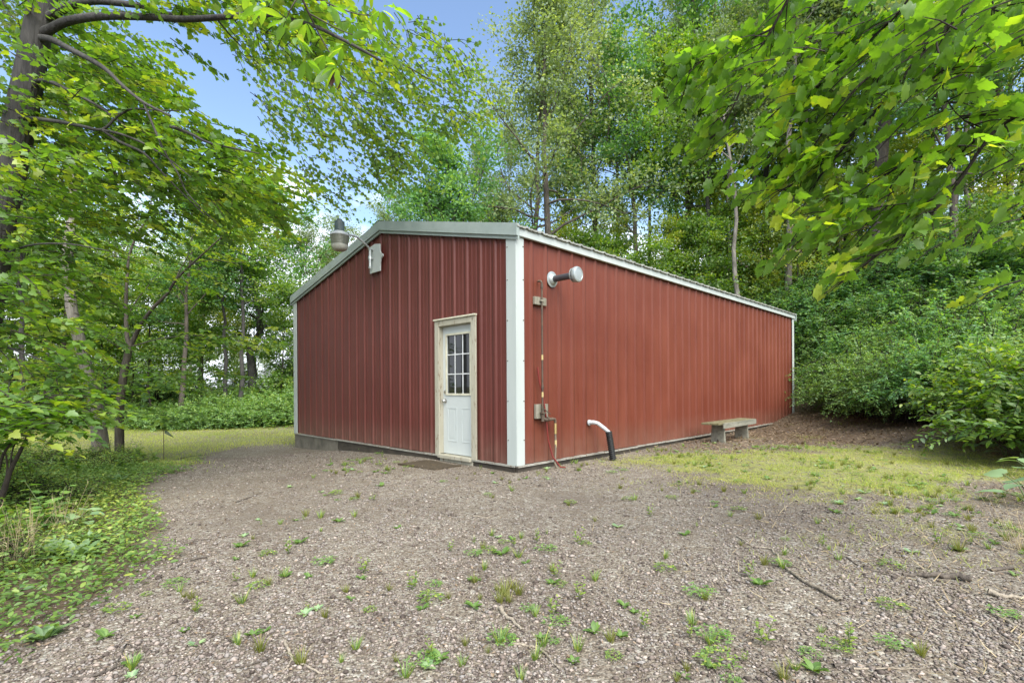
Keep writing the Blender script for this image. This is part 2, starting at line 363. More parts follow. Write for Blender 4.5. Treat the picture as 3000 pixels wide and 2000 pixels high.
def axis(fine, step, far, grow=1.16):
    a = list(np.arange(0, fine, step)); d = step
    while a[-1] < far: d *= grow; a.append(a[-1]+d)
    return np.array(a)
ax = axis(9, .12, 900); gx = np.concatenate([-ax[:0:-1], ax])
ay = axis(15, .12, 1200); by = axis(2.5, .25, 300); gy = np.concatenate([-by[:0:-1], ay])
XX, YY = np.meshgrid(gx, gy); ZZ = gz(XX, YY)
ny, nx = XX.shape; idx = np.arange(ny*nx).reshape(ny, nx)
FQ = np.stack([idx[:-1, :-1], idx[:-1, 1:], idx[1:, 1:], idx[1:, :-1]], -1).reshape(-1, 4)
gm, gt, go = nodes('ground_surface')
tc = nd(gt, "ShaderNodeTexCoord").outputs['Object']
vor = nd(gt, "ShaderNodeTexVoronoi", {0: tc, 'Scale': 64.0, 'Randomness': 1.0})
vor2 = nd(gt, "ShaderNodeTexVoronoi", {0: tc, 'Scale': 130.0})
nz = nd(gt, "ShaderNodeTexNoise", {0: tc, 'Scale': .55, 'Detail': 5.0, 'Roughness': .6})
nf = nd(gt, "ShaderNodeTexNoise", {0: tc, 'Scale': 9.0, 'Detail': 8.0, 'Roughness': .7})
sepc = nd(gt, "ShaderNodeSeparateColor", {0: vor.outputs['Color']}); sepc2 = nd(gt, "ShaderNodeSeparateColor", {0: vor2.outputs['Color']})
stone = ramp(gt, sepc.outputs[0], [(0, (0.088, 0.072, 0.053)), (.35, (0.182, 0.153, 0.117)), (.6, (0.255, 0.221, 0.177)), (.82, (0.293, 0.281, 0.238)), (1, (0.477, 0.448, 0.371))])
fines = ramp(gt, sepc2.outputs[1], [(0, (0.078, 0.062, 0.046)), (.5, (0.173, 0.142, 0.107)), (1, (0.329, 0.295, 0.228))])
mixs = nd(gt, "ShaderNodeMix", {0: nd(gt, "ShaderNodeMapRange", {0: nf.outputs[0], 1: .42, 2: .58}).outputs[0], 6: stone.outputs[0], 7: fines.outputs[0]}, data_type='RGBA')
dirt = nd(gt, "ShaderNodeMix", {0: nd(gt, "ShaderNodeMapRange", {0: nz.outputs[0], 1: .46, 2: .66, 4: .65}).outputs[0], 6: mixs.outputs[2], 7: (.115, .092, .072, 1)}, data_type='RGBA')
al = nd(gt, "ShaderNodeAttribute", attribute_name="litter"); ag = nd(gt, "ShaderNodeAttribute", attribute_name="grasscover")
lt = ramp(gt, nf.outputs[0], [(.3, (.050, .036, .024)), (.55, (.125, .092, .062)), (.75, (.24, .185, .13))])
lf_ = nd(gt, "ShaderNodeMath", {0: al.outputs['Fac'], 1: nd(gt, "ShaderNodeMapRange", {0: nf.outputs[0], 1: .3, 2: .7, 3: -.25, 4: .25}).outputs[0]}, operation='ADD', use_clamp=True)
m1 = nd(gt, "ShaderNodeMix", {0: lf_.outputs[0], 6: dirt.outputs[2], 7: lt.outputs[0]}, data_type='RGBA')
gr = ramp(gt, nf.outputs[0], [(.32, (.13, .155, .036)), (.55, (.27, .295, .070)), (.75, (.40, .38, .13))])
gf = nd(gt, "ShaderNodeMath", {0: ag.outputs['Fac'], 1: nd(gt, "ShaderNodeMapRange", {0: nf.outputs[0], 1: .35, 2: .65, 3: -.45, 4: .35}).outputs[0]}, operation='ADD', use_clamp=True)
gf2 = nd(gt, "ShaderNodeMath", {0: gf.outputs[0], 1: ag.outputs['Fac']}, operation='MULTIPLY')
gf3 = nd(gt, "ShaderNodeMapRange", {0: gf2.outputs[0], 1: .30, 2: 1.15, 4: .92})
m2 = nd(gt, "ShaderNodeMix", {0: gf3.outputs[0], 6: m1.outputs[2], 7: gr.outputs[0]}, data_type='RGBA')
hsum = nd(gt, "ShaderNodeMath", {0: vor.outputs['Distance'], 1: nf.outputs[0]}, operation='SUBTRACT')
bp = nd(gt, "ShaderNodeBump", {'Height': hsum.outputs[0], 'Strength': .8, 'Distance': -.012})
pb = nd(gt, "ShaderNodeBsdfPrincipled", {'Base Color': m2.outputs[2], 'Roughness': .95, 'Normal': bp.outputs[0], 'Specular IOR Level': .15})
gt.links.new(pb.outputs[0], go.inputs[0])
me = mesh_np("ground", np.stack([XX, YY, ZZ], -1).reshape(-1, 3), FQ, gm, smooth=True)
mg_, ml_, _ = masks(XX.ravel(), YY.ravel())
for nme, arr in (("grasscover", mg_), ("litter", ml_)):
    a_ = me.attributes.new(nme, 'FLOAT', 'POINT'); a_.data.foreach_set("value", arr.astype(np.float32))
tag(part("ground", me), kind='structure')

# ------------------------------------------------------------------ the shed
L, WID, HW, RISE, YR = 12.19, 7.32, 3.19, .82, 3.38
shed = thing("metal_shed", "large red ribbed metal shed with white corner trim and a gabled roof", "shed", (CX, CY, 0), ANG)
ZB = .085
def rib_profile(length, pitch=.3048, first=.30, h=.027, bead=.006):
    """(u, offset) samples: a trapezoid rib every foot, two shallow beads between"""
    pts = [(0, 0)]; u = first - pitch
    while u < length + pitch:
        for du, o in ((-.036, 0), (-.016, h), (.016, h), (.036, 0)): pts.append((u+du, o))
        for c in (.105, .20):
            for du, o in ((-.016, 0), (-.007, bead), (.007, bead), (.016, 0)): pts.append((u+c+du, o))
        u += pitch
    pts = [p for p in pts if 0 <= p[0] <= length]
    if pts[-1][0] < length: pts.append((length, pts[-1][1]))
    return pts
def offs(prof, u): return float(np.interp(u, [p[0] for p in prof], [p[1] for p in prof]))
def cut(prof, a, b):
    return [(a, offs(prof, a))] + [p for p in prof if a+1e-4 < p[0] < b-1e-4] + [(b, offs(prof, b))]
def strip(mb, prof, pos, z0, z1):
    """vertical ribbed sheet; pos(u,o)->(x,y); z0,z1 functions of u"""
    vs, fs = [], []
    for u, o in prof:
        x, y = pos(u, o); vs += [(x, y, z0(u)), (x, y, z1(u))]
    for i in range(len(prof)-1): fs.append((2*i, 2*i+2, 2*i+3, 2*i+1))
    mb.add(vs, fs)
ps = rib_profile(L, first=.295, bead=.0015)
mb = MB(); strip(mb, ps, lambda u, o: (u, -o), lambda u: ZB, lambda u: HW+.06)
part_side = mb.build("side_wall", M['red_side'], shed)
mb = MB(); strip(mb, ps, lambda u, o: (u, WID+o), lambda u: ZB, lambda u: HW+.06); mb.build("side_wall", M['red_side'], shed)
pg = rib_profile(WID, first=.10, h=.023); roofz = lambda y: HW+.10 + RISE*(y/YR if y < YR else (WID-y)/(WID-YR))
D0, D1, DT = .80, 1.745, 2.17        # door opening along the gable wall
mb = MB()
gpos = lambda u, o: (-o, u)
pgr = sorted(set(pg) | {(YR, offs(pg, YR))})
strip(mb, cut(pgr, 0, D0), gpos, lambda u: ZB, lambda u: roofz(u)-.03)
strip(mb, cut(pgr, D0, D1), gpos, lambda u: DT, lambda u: roofz(u)-.03)
strip(mb, cut(pgr, D1, WID), gpos, lambda u: ZB, lambda u: roofz(u)-.03)
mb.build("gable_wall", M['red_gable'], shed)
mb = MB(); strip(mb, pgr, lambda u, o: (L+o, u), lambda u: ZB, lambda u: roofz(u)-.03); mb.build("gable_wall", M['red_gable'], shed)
# roof: two ribbed planes
pr = rib_profile(L+.16, first=.2, h=.016)
rz0, rz1 = HW+.11, HW+.11+RISE
slopes = (RISE/YR, RISE/(WID-YR))
for sgn in (0, 1):
    mb = MB(); vs = []
    ye, yr = (-.11, YR) if sgn == 0 else (WID+.11, YR); slope = slopes[sgn]
    for u, o in pr:
        for (y, z) in ((ye, rz0-.11*slope), (yr, rz1)):
            vs += [(u-.08, y, z+o+.022), (u-.08, y, z+o)]
    n = len(pr); fs = []
    for i in range(n-1):
        a, b = 4*i, 4*(i+1)
        fs += [(a, b, b+2, a+2), (a+1, a+3, b+3, b+1), (a, a+1, b+1, b)]
    mb.add(vs, fs); mb.build("roof", M['roof'], shed)
mb = MB()
for s, slope in ((-1, slopes[0]), (1, slopes[1])):
    mb.add([(-.09, YR, rz1+.055), (L+.09, YR, rz1+.055), (L+.09, YR+s*.17, rz1+.052-.17*slope), (-.09, YR+s*.17, rz1+.052-.17*slope)], [(0, 1, 2, 3)])
mb.build("ridge_cap", M['green_trim'], shed)
# gable fascia (both ends), in two lengths meeting at the ridge, with the thin lower strip
for x0, sg in ((-.028, -1), (L+.028, 1)):
    for s, slope in ((-1, slopes[0]), (1, slopes[1])):
        mb = MB(); ye = -.10 if s < 0 else WID+.10
        ze = rz0 + .045 - .10*slope; zr = rz1 + .045
        def bar(xa, xb, za, zb):
            vs = []
            for (y, z) in ((YR, zr), (ye, ze)):
                vs += [(xa, y, z+za), (xb, y, z+za), (xb, y, z+zb), (xa, y, z+zb)]
            mb.add(vs, [(0, 1, 2, 3), (7, 6, 5, 4), (0, 4, 5, 1), (1, 5, 6, 2), (2, 6, 7, 3), (3, 7, 4, 0)])
        a, b = x0, x0+sg*.055
        bar(min(a, b), max(a, b), -.165, 0)
        a, b = x0, x0+sg*.030
        bar(min(a, b), max(a, b), -.215, -.167)
        mb.build("gable_fascia", M['green_trim'], shed)
# eave trim
for y0, y1 in ((-.075, -.026), (WID+.026, WID+.075)):
    mb = MB(); mb.box(.0, L, y0, y1, HW-.02, HW+.10); mb.build("eave_trim", M['white_trim'], shed, bevel=.006)
# corner trims: L-section
for (x, y, sx, sy) in ((0, 0, -1, -1), (L, 0, 1, -1), (0, WID, -1, 1), (L, WID, 1, 1)):
    mb = MB(); t0, t1, w = .022, .036, .15
    def bx(xa, xb, ya, yb): mb.box(min(xa, xb), max(xa, xb), min(ya, yb), max(ya, yb), ZB-.005, HW-.025)
    bx(x+sx*t0, x+sx*t1, y+sy*t1, y-sy*w)
    bx(x+sx*(t0-.001), x-sx*w*.82, y+sy*t0, y+sy*t1)
    c = mb.build("corner_trim", M['white_trim'], shed, bevel=.003)
    if (x, y) == (0, 0):
        for zz in (.42, .95, 1.5, 2.05, 2.6, 3.05):
            for Mx in (Matrix.Translation((-.037, .125, zz)) @ Matrix.Rotation(-math.pi/2, 4, 'Y'), Matrix.Translation((.105, -.037, zz)) @ Matrix.Rotation(math.pi/2, 4, 'X')):
                sm = MB(); sm.lathe([(.009, 0), (.009, .004), (.004, .007)], Mx, 8); sm.build("screw", M['iron'], c)
# base: skirt board, flashing, concrete footing exposed where the ground falls away
mb = MB(); mb.box(.0, L, -.02, .03, -.45, ZB-.03); mb.box(-.02, .03, .03, WID, -.12, ZB-.03); mb.box(L-.03, L+.02, .03, WID, -.45, ZB-.03); mb.box(.0, L, WID-.03, WID+.02, -.45, ZB-.03)
mb.build("skirt_board", M['skirt'], shed)
mb = MB()
for k in range(12):
    u0, u1 = 1.017*k-.02, 1.017*(k+1)-.022; dz = .004*math.sin(k*2.3)
    mb.box(u0, u1, -.050-.006*math.sin(k*1.7), -.0005, ZB-.028+dz, ZB-.006+dz)
for k in range(7):
    u0, u1 = 1.046*k+.002, 1.046*(k+1); dz = .004*math.sin(k*1.9+1)
    mb.box(-.050-.006*math.sin(k*2.1), -.0005, u0, u1, ZB-.028+dz, ZB-.006+dz)
mb.build("base_flashing", M['flash'], shed)
mb = MB(); mb.box(.0, .12, 2.2, WID-.01, -.55, -.125); mb.box(-.021, .0, 5.15, WID+.01, -.55, ZB-.035); mb.build("concrete_footing", M['block'], shed)

# door frame, door
fr = MB(); fx0, fx1 = -.050, .10
fr.box(fx0, -.022, D0-.02, D0+.085, .06, DT+.02)                     # right casing
fr.box(fx0, -.022, D1-.085, D1+.02, .06, DT+.02)                     # left casing
fr.box(fx0-.002, -.022, D0+.0855, D1-.0855, DT-.07, DT+.02)
fr.box(-.0215, fx1, D0+.035, D0+.075, .10, DT-.03)
fr.box(-.0215, fx1, D1-.075, D1-.035, .10, DT-.03)
fr.box(-.0215, fx1, D0+.0755, D1-.0755, DT-.075, DT-.035)
fr.build("door_frame", M['frame'], shed, bevel=.004)
mb = MB(); mb.box(-.075, -.020, D0-.03, D1+.03, DT+.021, DT+.045); mb.build("drip_cap", M['sash'], shed, bevel=.003)
mb = MB(); mb.box(-.085, .11, D0+.086, D1-.086, .045, .095); mb.box(-.03, .11, D0+.076, D1-.076, -.03, .044); mb.build("door_sill", M['frame'], shed, bevel=.004)
door = MB(); s0, s1, dx = D0+.078, D1-.078, .045                   # slab face at x=dx
zd0, zd1 = .105, DT-.078
w0, w1, wz0, wz1 = s0+.125, s1-.105, 1.045, 1.955
door.box(dx, dx+.04, s0, w0, zd0, zd1); door.box(dx, dx+.04, w1, s1, zd0, zd1)
door.box(dx, dx+.04, w0, w1, zd0, wz0); door.box(dx, dx+.04, w0, w1, wz1, zd1)
mid = (s0+s1)/2
for (a, b) in ((s0+.11, mid-.055), (mid+.055, s1-.11)):              # embossed panels: a raised bead with a field
    for (c, d) in ((.30, .83),):
        t = .018
        door.box(dx-.005, dx-.0005, a, b, c, c+t); door.box(dx-.005, dx-.0005, a, b, d-t, d)
        door.box(dx-.005, dx-.0005, a, a+t, c+t, d-t); door.box(dx-.005, dx-.0005, b-t, b, c+t, d-t)
        door.box(dx-.003, dx-.0006, a+.05, b-.05, c+.05, d-.05)
dobj = door.build("door", M['door'], shed, bevel=.002)
tag(dobj, "white door with a nine pane window")
mb = MB(); t = .028
mb.box(dx-.016, dx-.0005, w0-t, w0+.004, wz0-t, wz1+t); mb.box(dx-.016, dx-.0005, w1-.004, w1+t, wz0-t, wz1+t)
mb.box(dx-.016, dx-.0005, w0+.0045, w1-.0045, wz0-t, wz0+.004); mb.box(dx-.016, dx-.0005, w0+.0045, w1-.0045, wz1-.004, wz1+t)
mb.build("window_frame", M['sash'], dobj, bevel=.003)
mb = MB()
for k in (1, 2):
    y = w0+(w1-w0)*k/3; mb.box(dx+.004, dx+.012, y-.007, y+.007, wz0+.0045, wz1-.0045)
for k in (1, 2):
    z = wz0+(wz1-wz0)*k/3; mb.box(dx+.0035, dx+.0115, w0+.0045, w1-.0045, z-.007, z+.007)
mb.build("muntins", M['muntin'], dobj)
mb = MB(); mb.box(dx+.014, dx+.02, w0, w1, wz0, wz1); mb.build("window_glass", M['glass'], dobj)
RY = Matrix.Rotation(-math.pi/2, 4, 'Y')
mb = MB(); mb.lathe([(.032, 0), (.032, .006), (.012, .010), (.012, .03), (.024, .036), (.028, .05), (.022, .062), (.006, .066)], Matrix.Translation((dx, s1-.06, .93)) @ RY, 20); mb.build("door_knob", M['chrome'], dobj, True)
mb = MB(); mb.lathe([(.031, 0), (.031, .012), (.024, .018), (.010, .019)], Matrix.Translation((dx, s1-.06, 1.07)) @ RY, 20); mb.build("deadbolt", M['chrome'], dobj, True)

# ------------------------------------------------------------------ fixtures on and beside the shed
def world_of(x, y, z): return (CX+ca*x-sa*y, CY+sa*x+ca*y, z)
# yard light at the ridge
yl = thing("yard_light", "old grey yard light on a curved arm from the gable peak", "outdoor light", world_of(-.03, YR+.17, 3.53), ANG)
bd = [(-.17, -.27), (.19, -.27), (.19, -.13), (.215, -.06), (.285, -.02), (.285, .02), (.215, .05), (.185, .10), (.185, .22), (.0, .25), (-.17, .22), (-.17, .06), (-.21, .02), (-.21, -.03), (-.17, -.07)]
Mb = Matrix(((0, 0, -1, 0), (-1, 0, 0, 0), (0, 1, 0, 0), (0, 0, 0, 1)))          # outline x -> -y (towards the door corner), y -> z
mb = MB(); mb.prism(bd, .02, .045, Mb)
mb.build("mounting_board", M['board'], yl, bevel=.003)
mb = MB(); mb.box(-.125, -.046, .035, .085, .145, .165); mb.box(-.125, -.046, .035, .085, -.02, 0.0)
mb.tube([(-.10, .06, -.18), (-.10, .06, .17)], .021, 12); mb.lathe([(.033, 0), (.033, .05), (.026, .06)], Matrix.Translation((-.10, .06, -.03)), 14); mb.lathe([(.025, 0), (.030, .03), (.012, .05)], Matrix.Translation((-.10, .06, -.20)), 14)
mb.build("bracket", M['galv'], yl, True)
arm = [(-.10, .06, .16), (-.16, .06, .21), (-.25, .06, .27), (-.34, .06, .325), (-.43, .06, .34), (-.54, .06, .34)]
mb = MB(); mb.tube(arm, .019, 12); mb.build("arm", M['galv'], yl, True)
Ml = Matrix.Translation((-.69, .06, .24))
mb = MB(); mb.lathe([(.085, .10), (.084, .28), (.07, .30), (.045, .302), (.045, .33), (.03, .335)], Ml, 28); mb.tube([(-.61, .06, .34), (-.52, .06, .34)], .028, 12); mb.build("ballast_housing", M['lampgrey'], yl, True)
mb = MB(); mb.lathe([(.088, .115), (.10, .105), (.15, .075), (.168, .045), (.166, .035), (.14, .033)], Ml, 32, False); mb.build("collar", M['pvc'], yl, True)
mb = MB()
prof = []
for k in range(14):
    z = .035-.155*k/13; prof.append((.158-.018*k/13 + (.003 if k % 2 else 0), z))
mb.lathe(prof, Ml, 40, False); mb.build("refractor_skirt", M['lampglass'], yl, False)
mb = MB(); mb.lathe([(.140, -.121), (.138, -.16), (.12, -.20), (.08, -.222), (.02, -.228)], Ml, 32); mb.build("lens", M['lampclear'], yl, True)
# vent through the side wall
vp = thing("vent_pipe", "short horizontal vent pipe with round white cap on the side wall", "vent", world_of(.735, -.02, 2.70), ANG)
RX = Matrix.Rotation(math.pi/2, 4, 'X')
mb = MB(); mb.lathe([(.115, 0), (.115, .006), (.085, .012), (.075, .035), (.055, .05)], RX, 32); mb.build("wall_flange", M['vent'], vp, True)
mb = MB(); mb.lathe([(.046, .03), (.046, .40)], RX, 24); mb.build("pipe", M['ventpipe'], vp, True)
mb = MB(); mb.lathe([(.048, .375), (.09, .38), (.098, .385), (.098, .40), (.078, .405), (.078, .432), (.108, .435), (.110, .465), (.104, .48), (.086, .486), (.083, .482), (.03, .486)], RX, 36); cap_ = mb.build("cap", M['vent'], vp, True)
mb = MB()
for k in range(30):
    a = 2*math.pi*k/30; Mk = RX @ Matrix.Rotation(a, 4, 'Z')
    mb.box(.079, .098, -.003, .003, .4045, .4335, Mk)
mb.build("louvres", M['vent'], cap_)
# standing pipe with blocks
sp = thing("riser_pipe", "thin rusty riser pipe on two wood blocks near the white corner", "pipe", world_of(.43, -.02, 0), ANG)
mb = MB(); mb.tube([(0, -.07, .70), (0, -.07, 2.60)], .013, 10); mb.tube([(0, -.07, 2.595), (0, -.05, 2.625), (0, .0, 2.63)], .016, 10)
mb.lathe([(.020, 0), (.020, .06)], Matrix.Translation((0, -.07, 2.52)), 10); mb.lathe([(.019, 0), (.019, .05)], Matrix.Translation((.0, -.07, 1.12)), 10)
mb.build("pipe", M['iron'], sp, True)
mb = MB(); mb.box(-.12, .13, -.045, .0, 2.29, 2.40); mb.box(-.03, .03, -.086, -.045, 2.335, 2.36); mb.build("wood_block", M['oldwood'], sp, bevel=.004)
mb = MB(); mb.box(-.10, .15, -.045, .0, .70, .90); mb.build("wood_block", M['oldwood'], sp, bevel=.004)
mb = MB(); mb.lathe([(.024, 0), (.024, .10)], Matrix.Translation((0, -.07, .66)), 12); mb.tube([(0, -.07, .70), (.05, -.085, .68), (.19, -.095, .685)], .024, 12)
mb.lathe([(.032, 0), (.032, .03), (.02, .04)], Matrix.Translation((.07, -.09, .69)) @ Matrix.Rotation(math.pi/2, 4, 'Y'), 12)
mb.box(-.035, .035, -.11, -.045, .77, .79); mb.tube([(-.01, -.10, .84), (.12, -.11, .76)], .007, 8); mb.tube([(.19, -.095, .685), (.235, -.095, .68), (.245, -.095, .63)], .021, 12)
mb.build("valve", M['iron'], sp, True)
for z in (1.0, 1.52):
    mb = MB(); mb.lathe([(.0145, 0), (.0145, .07)], Matrix.Translation((0, -.07, z)), 10); mb.build("tape_band", M['yellow'], sp)
gh = thing("drain_hose", "brownish grey hose with brass coupling hanging from the riser valve", "hose", world_of(.675, -.115, 0), ANG)
mb = MB(); mb.tube([(0, 0, .62), (-.002, -.002, .47)], .021, 12); mb.build("coupling", M['brass'], gh, True)
mb = MB(); mb.tube([(-.002, -.002, .47), (0, -.004, .36), (-.01, -.01, .22), (-.05, -.03, .06), (-.04, -.06, -.005)], .015, 10); mb.build("hose", M['greyhose'], gh, True)
mb = MB(); mb.tube([(0, -.004, .38), (-.002, -.006, .28)], .0165, 10); mb.build("tape_band", M['yellow'], gh)
rh = MB(); rh.tube([(.375, -.05, 1.42), (.40, -.06, 1.22), (.47, -.075, .95), (.51, -.08, .74), (.535, -.10, .40), (.59, -.13, .16), (.68, -.20, .005), (.72, -.26, .0)], .011, 8)
r = rh.build("red_hose", M['redhose'], None, True); r.location = (CX, CY, 0); r.rotation_euler = (0, 0, ANG)
tag(r, "thin red hose running down beside the riser pipe to the gravel", "hose")
dp = thing("drain_outlet", "white plastic elbow pipe with black corrugated tube at foot of side wall", "drain pipe", world_of(1.62, -.02, 0), ANG)
mb = MB(); mb.tube([(0, .0, .575), (.02, -.07, .58), (.05, -.13, .565), (.11, -.22, .48), (.15, -.27, .42)], [.034, .034, .031, .031, .031], 16); mb.lathe([(.045, 0), (.045, .02), (.034, .022)], RX @ Matrix.Translation((0, .575, -.005)), 16); mb.build("elbow", M['pvc'], dp, True)
mb = MB(); P_, R_ = [], []
for k in range(61):
    t = k/60; P_.append((.145+.05*t, -.265-.05*t, .44-.47*t)); R_.append(.048+(.006 if (k//2) % 2 else -.002))
mb.tube(P_, R_, 18); mb.build("corrugated_tube", M['black'], dp)
# bench
bp_ = G(2130, 1287); bl = shed_local(bp_[0], bp_[1])
BX0, BY = float(shed_local(*G(2048, 1292)[:2])[0]), -.42
bench = thing("wooden_bench", "low weathered grey plank bench with mossy top by the red side wall", "bench", world_of(5.80, -.58, 0.0), ANG)
bench.location.z = float(gz(bench.location.x, bench.location.y))
BL = 2.0; HB = .42
mb = MB(); rngb = np.random.default_rng(4)
mb.box(-BL/2, BL/2, .015, .17, HB-.038, HB); mb.build("seat", M['moss'], bench, bevel=.006)
mb = MB(); mb.box(-BL/2+.03, BL/2-.02, -.165, .0, HB-.040, HB-.003); mb.build("seat", M['moss'], bench, bevel=.006)
mb = MB(); mb.box(-BL/2+.22, BL/2-.03, -.195, -.166, HB-.115, HB-.008); mb.build("apron", M['benchwood'], bench, bevel=.004)
for x in (-.60, .64):
    mb = MB()
    o = [(-.145, 0), (-.05, 0), (0, .11), (.05, 0), (.145, 0), (.12, HB-.041), (-.12, HB-.041)]
    mb.prism(o, x-.028, x+.028, Matrix(((0, 0, 1, 0), (1, 0, 0, 0), (0, 1, 0, -.02), (0, 0, 0, 1)))); 
    mb.build("leg", M['benchwood'], bench, bevel=.004)
for q in ([(-.53, .02, .28), (-.33, .02, HB-.05)], [(.57, .02, .28), (.37, .02, HB-.05)]):
    mb = MB(); mb.tube(q, .018, 4); mb.build("brace", M['benchwood'], bench)
# door mat
cm = world_of(-.46, 1.36, 0); zm = float(gz(cm[0], cm[1]))
mb = MB(); rr = np.random.default_rng(8)
gx_, gy_ = 14, 20; vs = []
for j in range(gy_+1):
    for i in range(gx_+1):
        u, v = i/gx_-.5, j/gy_-.5
        vs.append((u*.50+.008*math.sin(9*v), v*.84+.006*math.sin(7*u), .016+.004*rr.random()+.012*max(0, abs(u)-.4)*math.sin(6*v)*4))
nb = len(vs); vs += [(v[0], v[1], -.02) for v in vs]
fs = [(j*(gx_+1)+i, j*(gx_+1)+i+1, (j+1)*(gx_+1)+i+1, (j+1)*(gx_+1)+i) for j in range(gy_) for i in range(gx_)]
rim = [i for i in range(gx_+1)] + [j*(gx_+1)+gx_ for j in range(1, gy_+1)] + [gy_*(gx_+1)+i for i in range(gx_-1, -1, -1)] + [j*(gx_+1) for j in range(gy_-1, 0, -1)]
fs += [(rim[k], nb+rim[k], nb+rim[(k+1) % len(rim)], rim[(k+1) % len(rim)]) for k in range(len(rim))]
mb.add(vs, fs); o = mb.build("door_mat", M['mat']); o.location = (cm[0], cm[1], zm); o.rotation_euler = (0, 0, ANG+.05)
tag(o, "worn brown mat lying on gravel in front of the door", "mat")
# marker flag
fb = G(480, 1345); fl = thing("marker_flag", "small drooping dark flag on a thin wire stake at the lawn edge", "flag", tuple(fb))
mb = MB(); mb.tube([(0, 0, -.05), (.0, .0, .58)], .006, 6); mb.build("stake", M['iron'], fl)
mb = MB(); vs = []
for i in range(9):
    u = i/8
    for j in range(4):
        v = j/3; vs.append((.005+.19*u, .02*math.sin(5*u+2*v), .58-.07*v*(1-.55*u)-.12*u*u - .02*math.sin(3*u)))
mb.add(vs, [(i*4+j, i*4+4+j, i*4+5+j, i*4+1+j) for i in range(8) for j in range(3)]); mb.build("flag", M['flag'], fl, True)

# ------------------------------------------------------------------ foliage builders
UP = np.array([0, 0, 1.0])
def tmpl_fan(half, fold=.14, droop=.12, cy=.35):
    right = [p for p in half]; left = [(-x, y) for x, y in half[::-1] if x > 1e-6]
    ol = right + left; pts = [(0.0, cy)] + ol
    V = np.array([(x, y, fold*abs(x) - droop*(y-cy)**2*1.5 - .10*x*x) for x, y in pts])
    n = len(ol); F = np.array([(0, 1+i, 1+(i+1) % n) for i in range(n)])
    return V, F
T_MAPLE = tmpl_fan([(0, 0), (.10, -.08), (.25, -.09), (.40, -.04), (.34, .06), (.37, .13), (.47, .17), (.56, .34), (.45, .38), (.40, .48), (.30, .50), (.29, .60), (.32, .70), (.17, .76), (0, 1.0)], .20, .20)
T_MAPLE_S = tmpl_fan([(0, 0), (.22, -.07), (.38, .02), (.34, .13), (.54, .35), (.30, .49), (.28, .70), (0, 1.0)], .18, .18)
T_OVAL = tmpl_fan([(0, 0), (.16, .18), (.23, .45), (.16, .75), (0, 1.0)], .2, .2, .45)
T_LONG = tmpl_fan([(0, 0), (.11, .2), (.17, .5), (.12, .8), (0, 1.0)], .15, .25, .5)
T_HEART = tmpl_fan([(0, 0), (.18, -.10), (.36, .02), (.40, .30), (.26, .68), (0, 1.0)], .12, .2, .35)
T_QUAD = (np.array([(0, 0, 0), (.32, .45, .10), (0, 1, -.04), (-.32, .45, .10)]), np.array([(0, 1, 2), (0, 2, 3)]))
T_BLADE = (np.array([(-.03, 0, 0), (.03, 0, 0), (.02, .6, .10), (-.02, .6, .10), (0, 1, .32)]), np.array([(0, 1, 2), (0, 2, 3), (3, 2, 4)]))

def rdir(rng, n): return nrm(rng.normal(size=(n, 3)))
def sprays(rng, C, az, pitch, Lg, k, size, tilt=.45, tint0=None, droop=.18, lean=(0, 0, 0), rise=0.0, sag=.5):
    """flat sprays of leaves along short twigs; C (n,3)"""
    n = len(C); d = np.stack([np.cos(az)*np.cos(pitch), np.sin(az)*np.cos(pitch), np.sin(pitch)], -1)
    side = nrm(np.cross(d, UP)); t = np.linspace(.12, 1, k)[None, :] + rng.uniform(-.04, .04, (n, k))
    sg = np.where(np.arange(k) % 2 == 0, 1, -1)[None, :] * np.ones((n, 1)); sg[:, -1] = rng.uniform(-.4, .4, n)
    Lg = np.broadcast_to(Lg, (n,))[:, None]
    base = C[:, None] + d[:, None]*(Lg*t)[..., None] - UP*(droop*Lg*t*t)[..., None]
    ang = rng.uniform(.5, 1.15, (n, k))*sg
    A = d[:, None]*np.cos(ang)[..., None] + side[:, None]*np.sin(ang)[..., None] + rng.normal(0, .15, (n, k, 3)); A[..., 2] -= rng.uniform(0, sag, (n, k))
    A = nrm(A); pet = size*.45
    P = base + A*pet*rng.uniform(.5, 1.2, (n, k, 1)) + UP*rise
    N = UP + np.asarray(lean) + rng.normal(0, tilt, (n, k, 3))
    sz = size*rng.uniform(.6, 1.2, (n, k))
    if tint0 is None: tint0 = rng.normal(.45, .16, n)
    ti = np.clip(tint0[:, None] + rng.normal(0, .13, (n, k)), 0, 1)
    tw = [(np.stack([C[i] + d[i]*Lg[i]*s - UP*droop*Lg[i]*s*s for s in (0, .5, 1)]), (.006, .004, .002), 3) for i in range(n)]
    return P.reshape(-1, 3), A.reshape(-1, 3), N.reshape(-1, 3), sz.ravel(), ti.ravel(), tw
def in_ell(rng, px, py, d, rx, ry, rd, n):
    c = P3(px, py, d); r = np.array([rx*d/F0, rd, ry*d/F0])
    u = rdir(rng, n)*rng.uniform(.02, 1, (n, 1))**(1/2.6); return c + u*r
def smooth_path(pts, m=4):
    """Catmull-Rom through pts"""
    P = np.asarray(pts, float); P = np.vstack([2*P[0]-P[1], P, 2*P[-1]-P[-2]]); out = []
    for i in range(1, len(P)-2):
        for t in np.linspace(0, 1, m, endpoint=False):
            a, b, c, d = P[i-1], P[i], P[i+1], P[i+2]
            out.append(.5*(2*b + (c-a)*t + (2*a-5*b+4*c-d)*t*t + (3*b-a-3*c+d)*t**3))
    out.append(P[-2]); return np.array(out)
def pxpath(pts, m=4): return smooth_path([P3(*p) for p in pts], m)
def taper(n, a, b): return a + (b-a)*np.linspace(0, 1, n)**.8

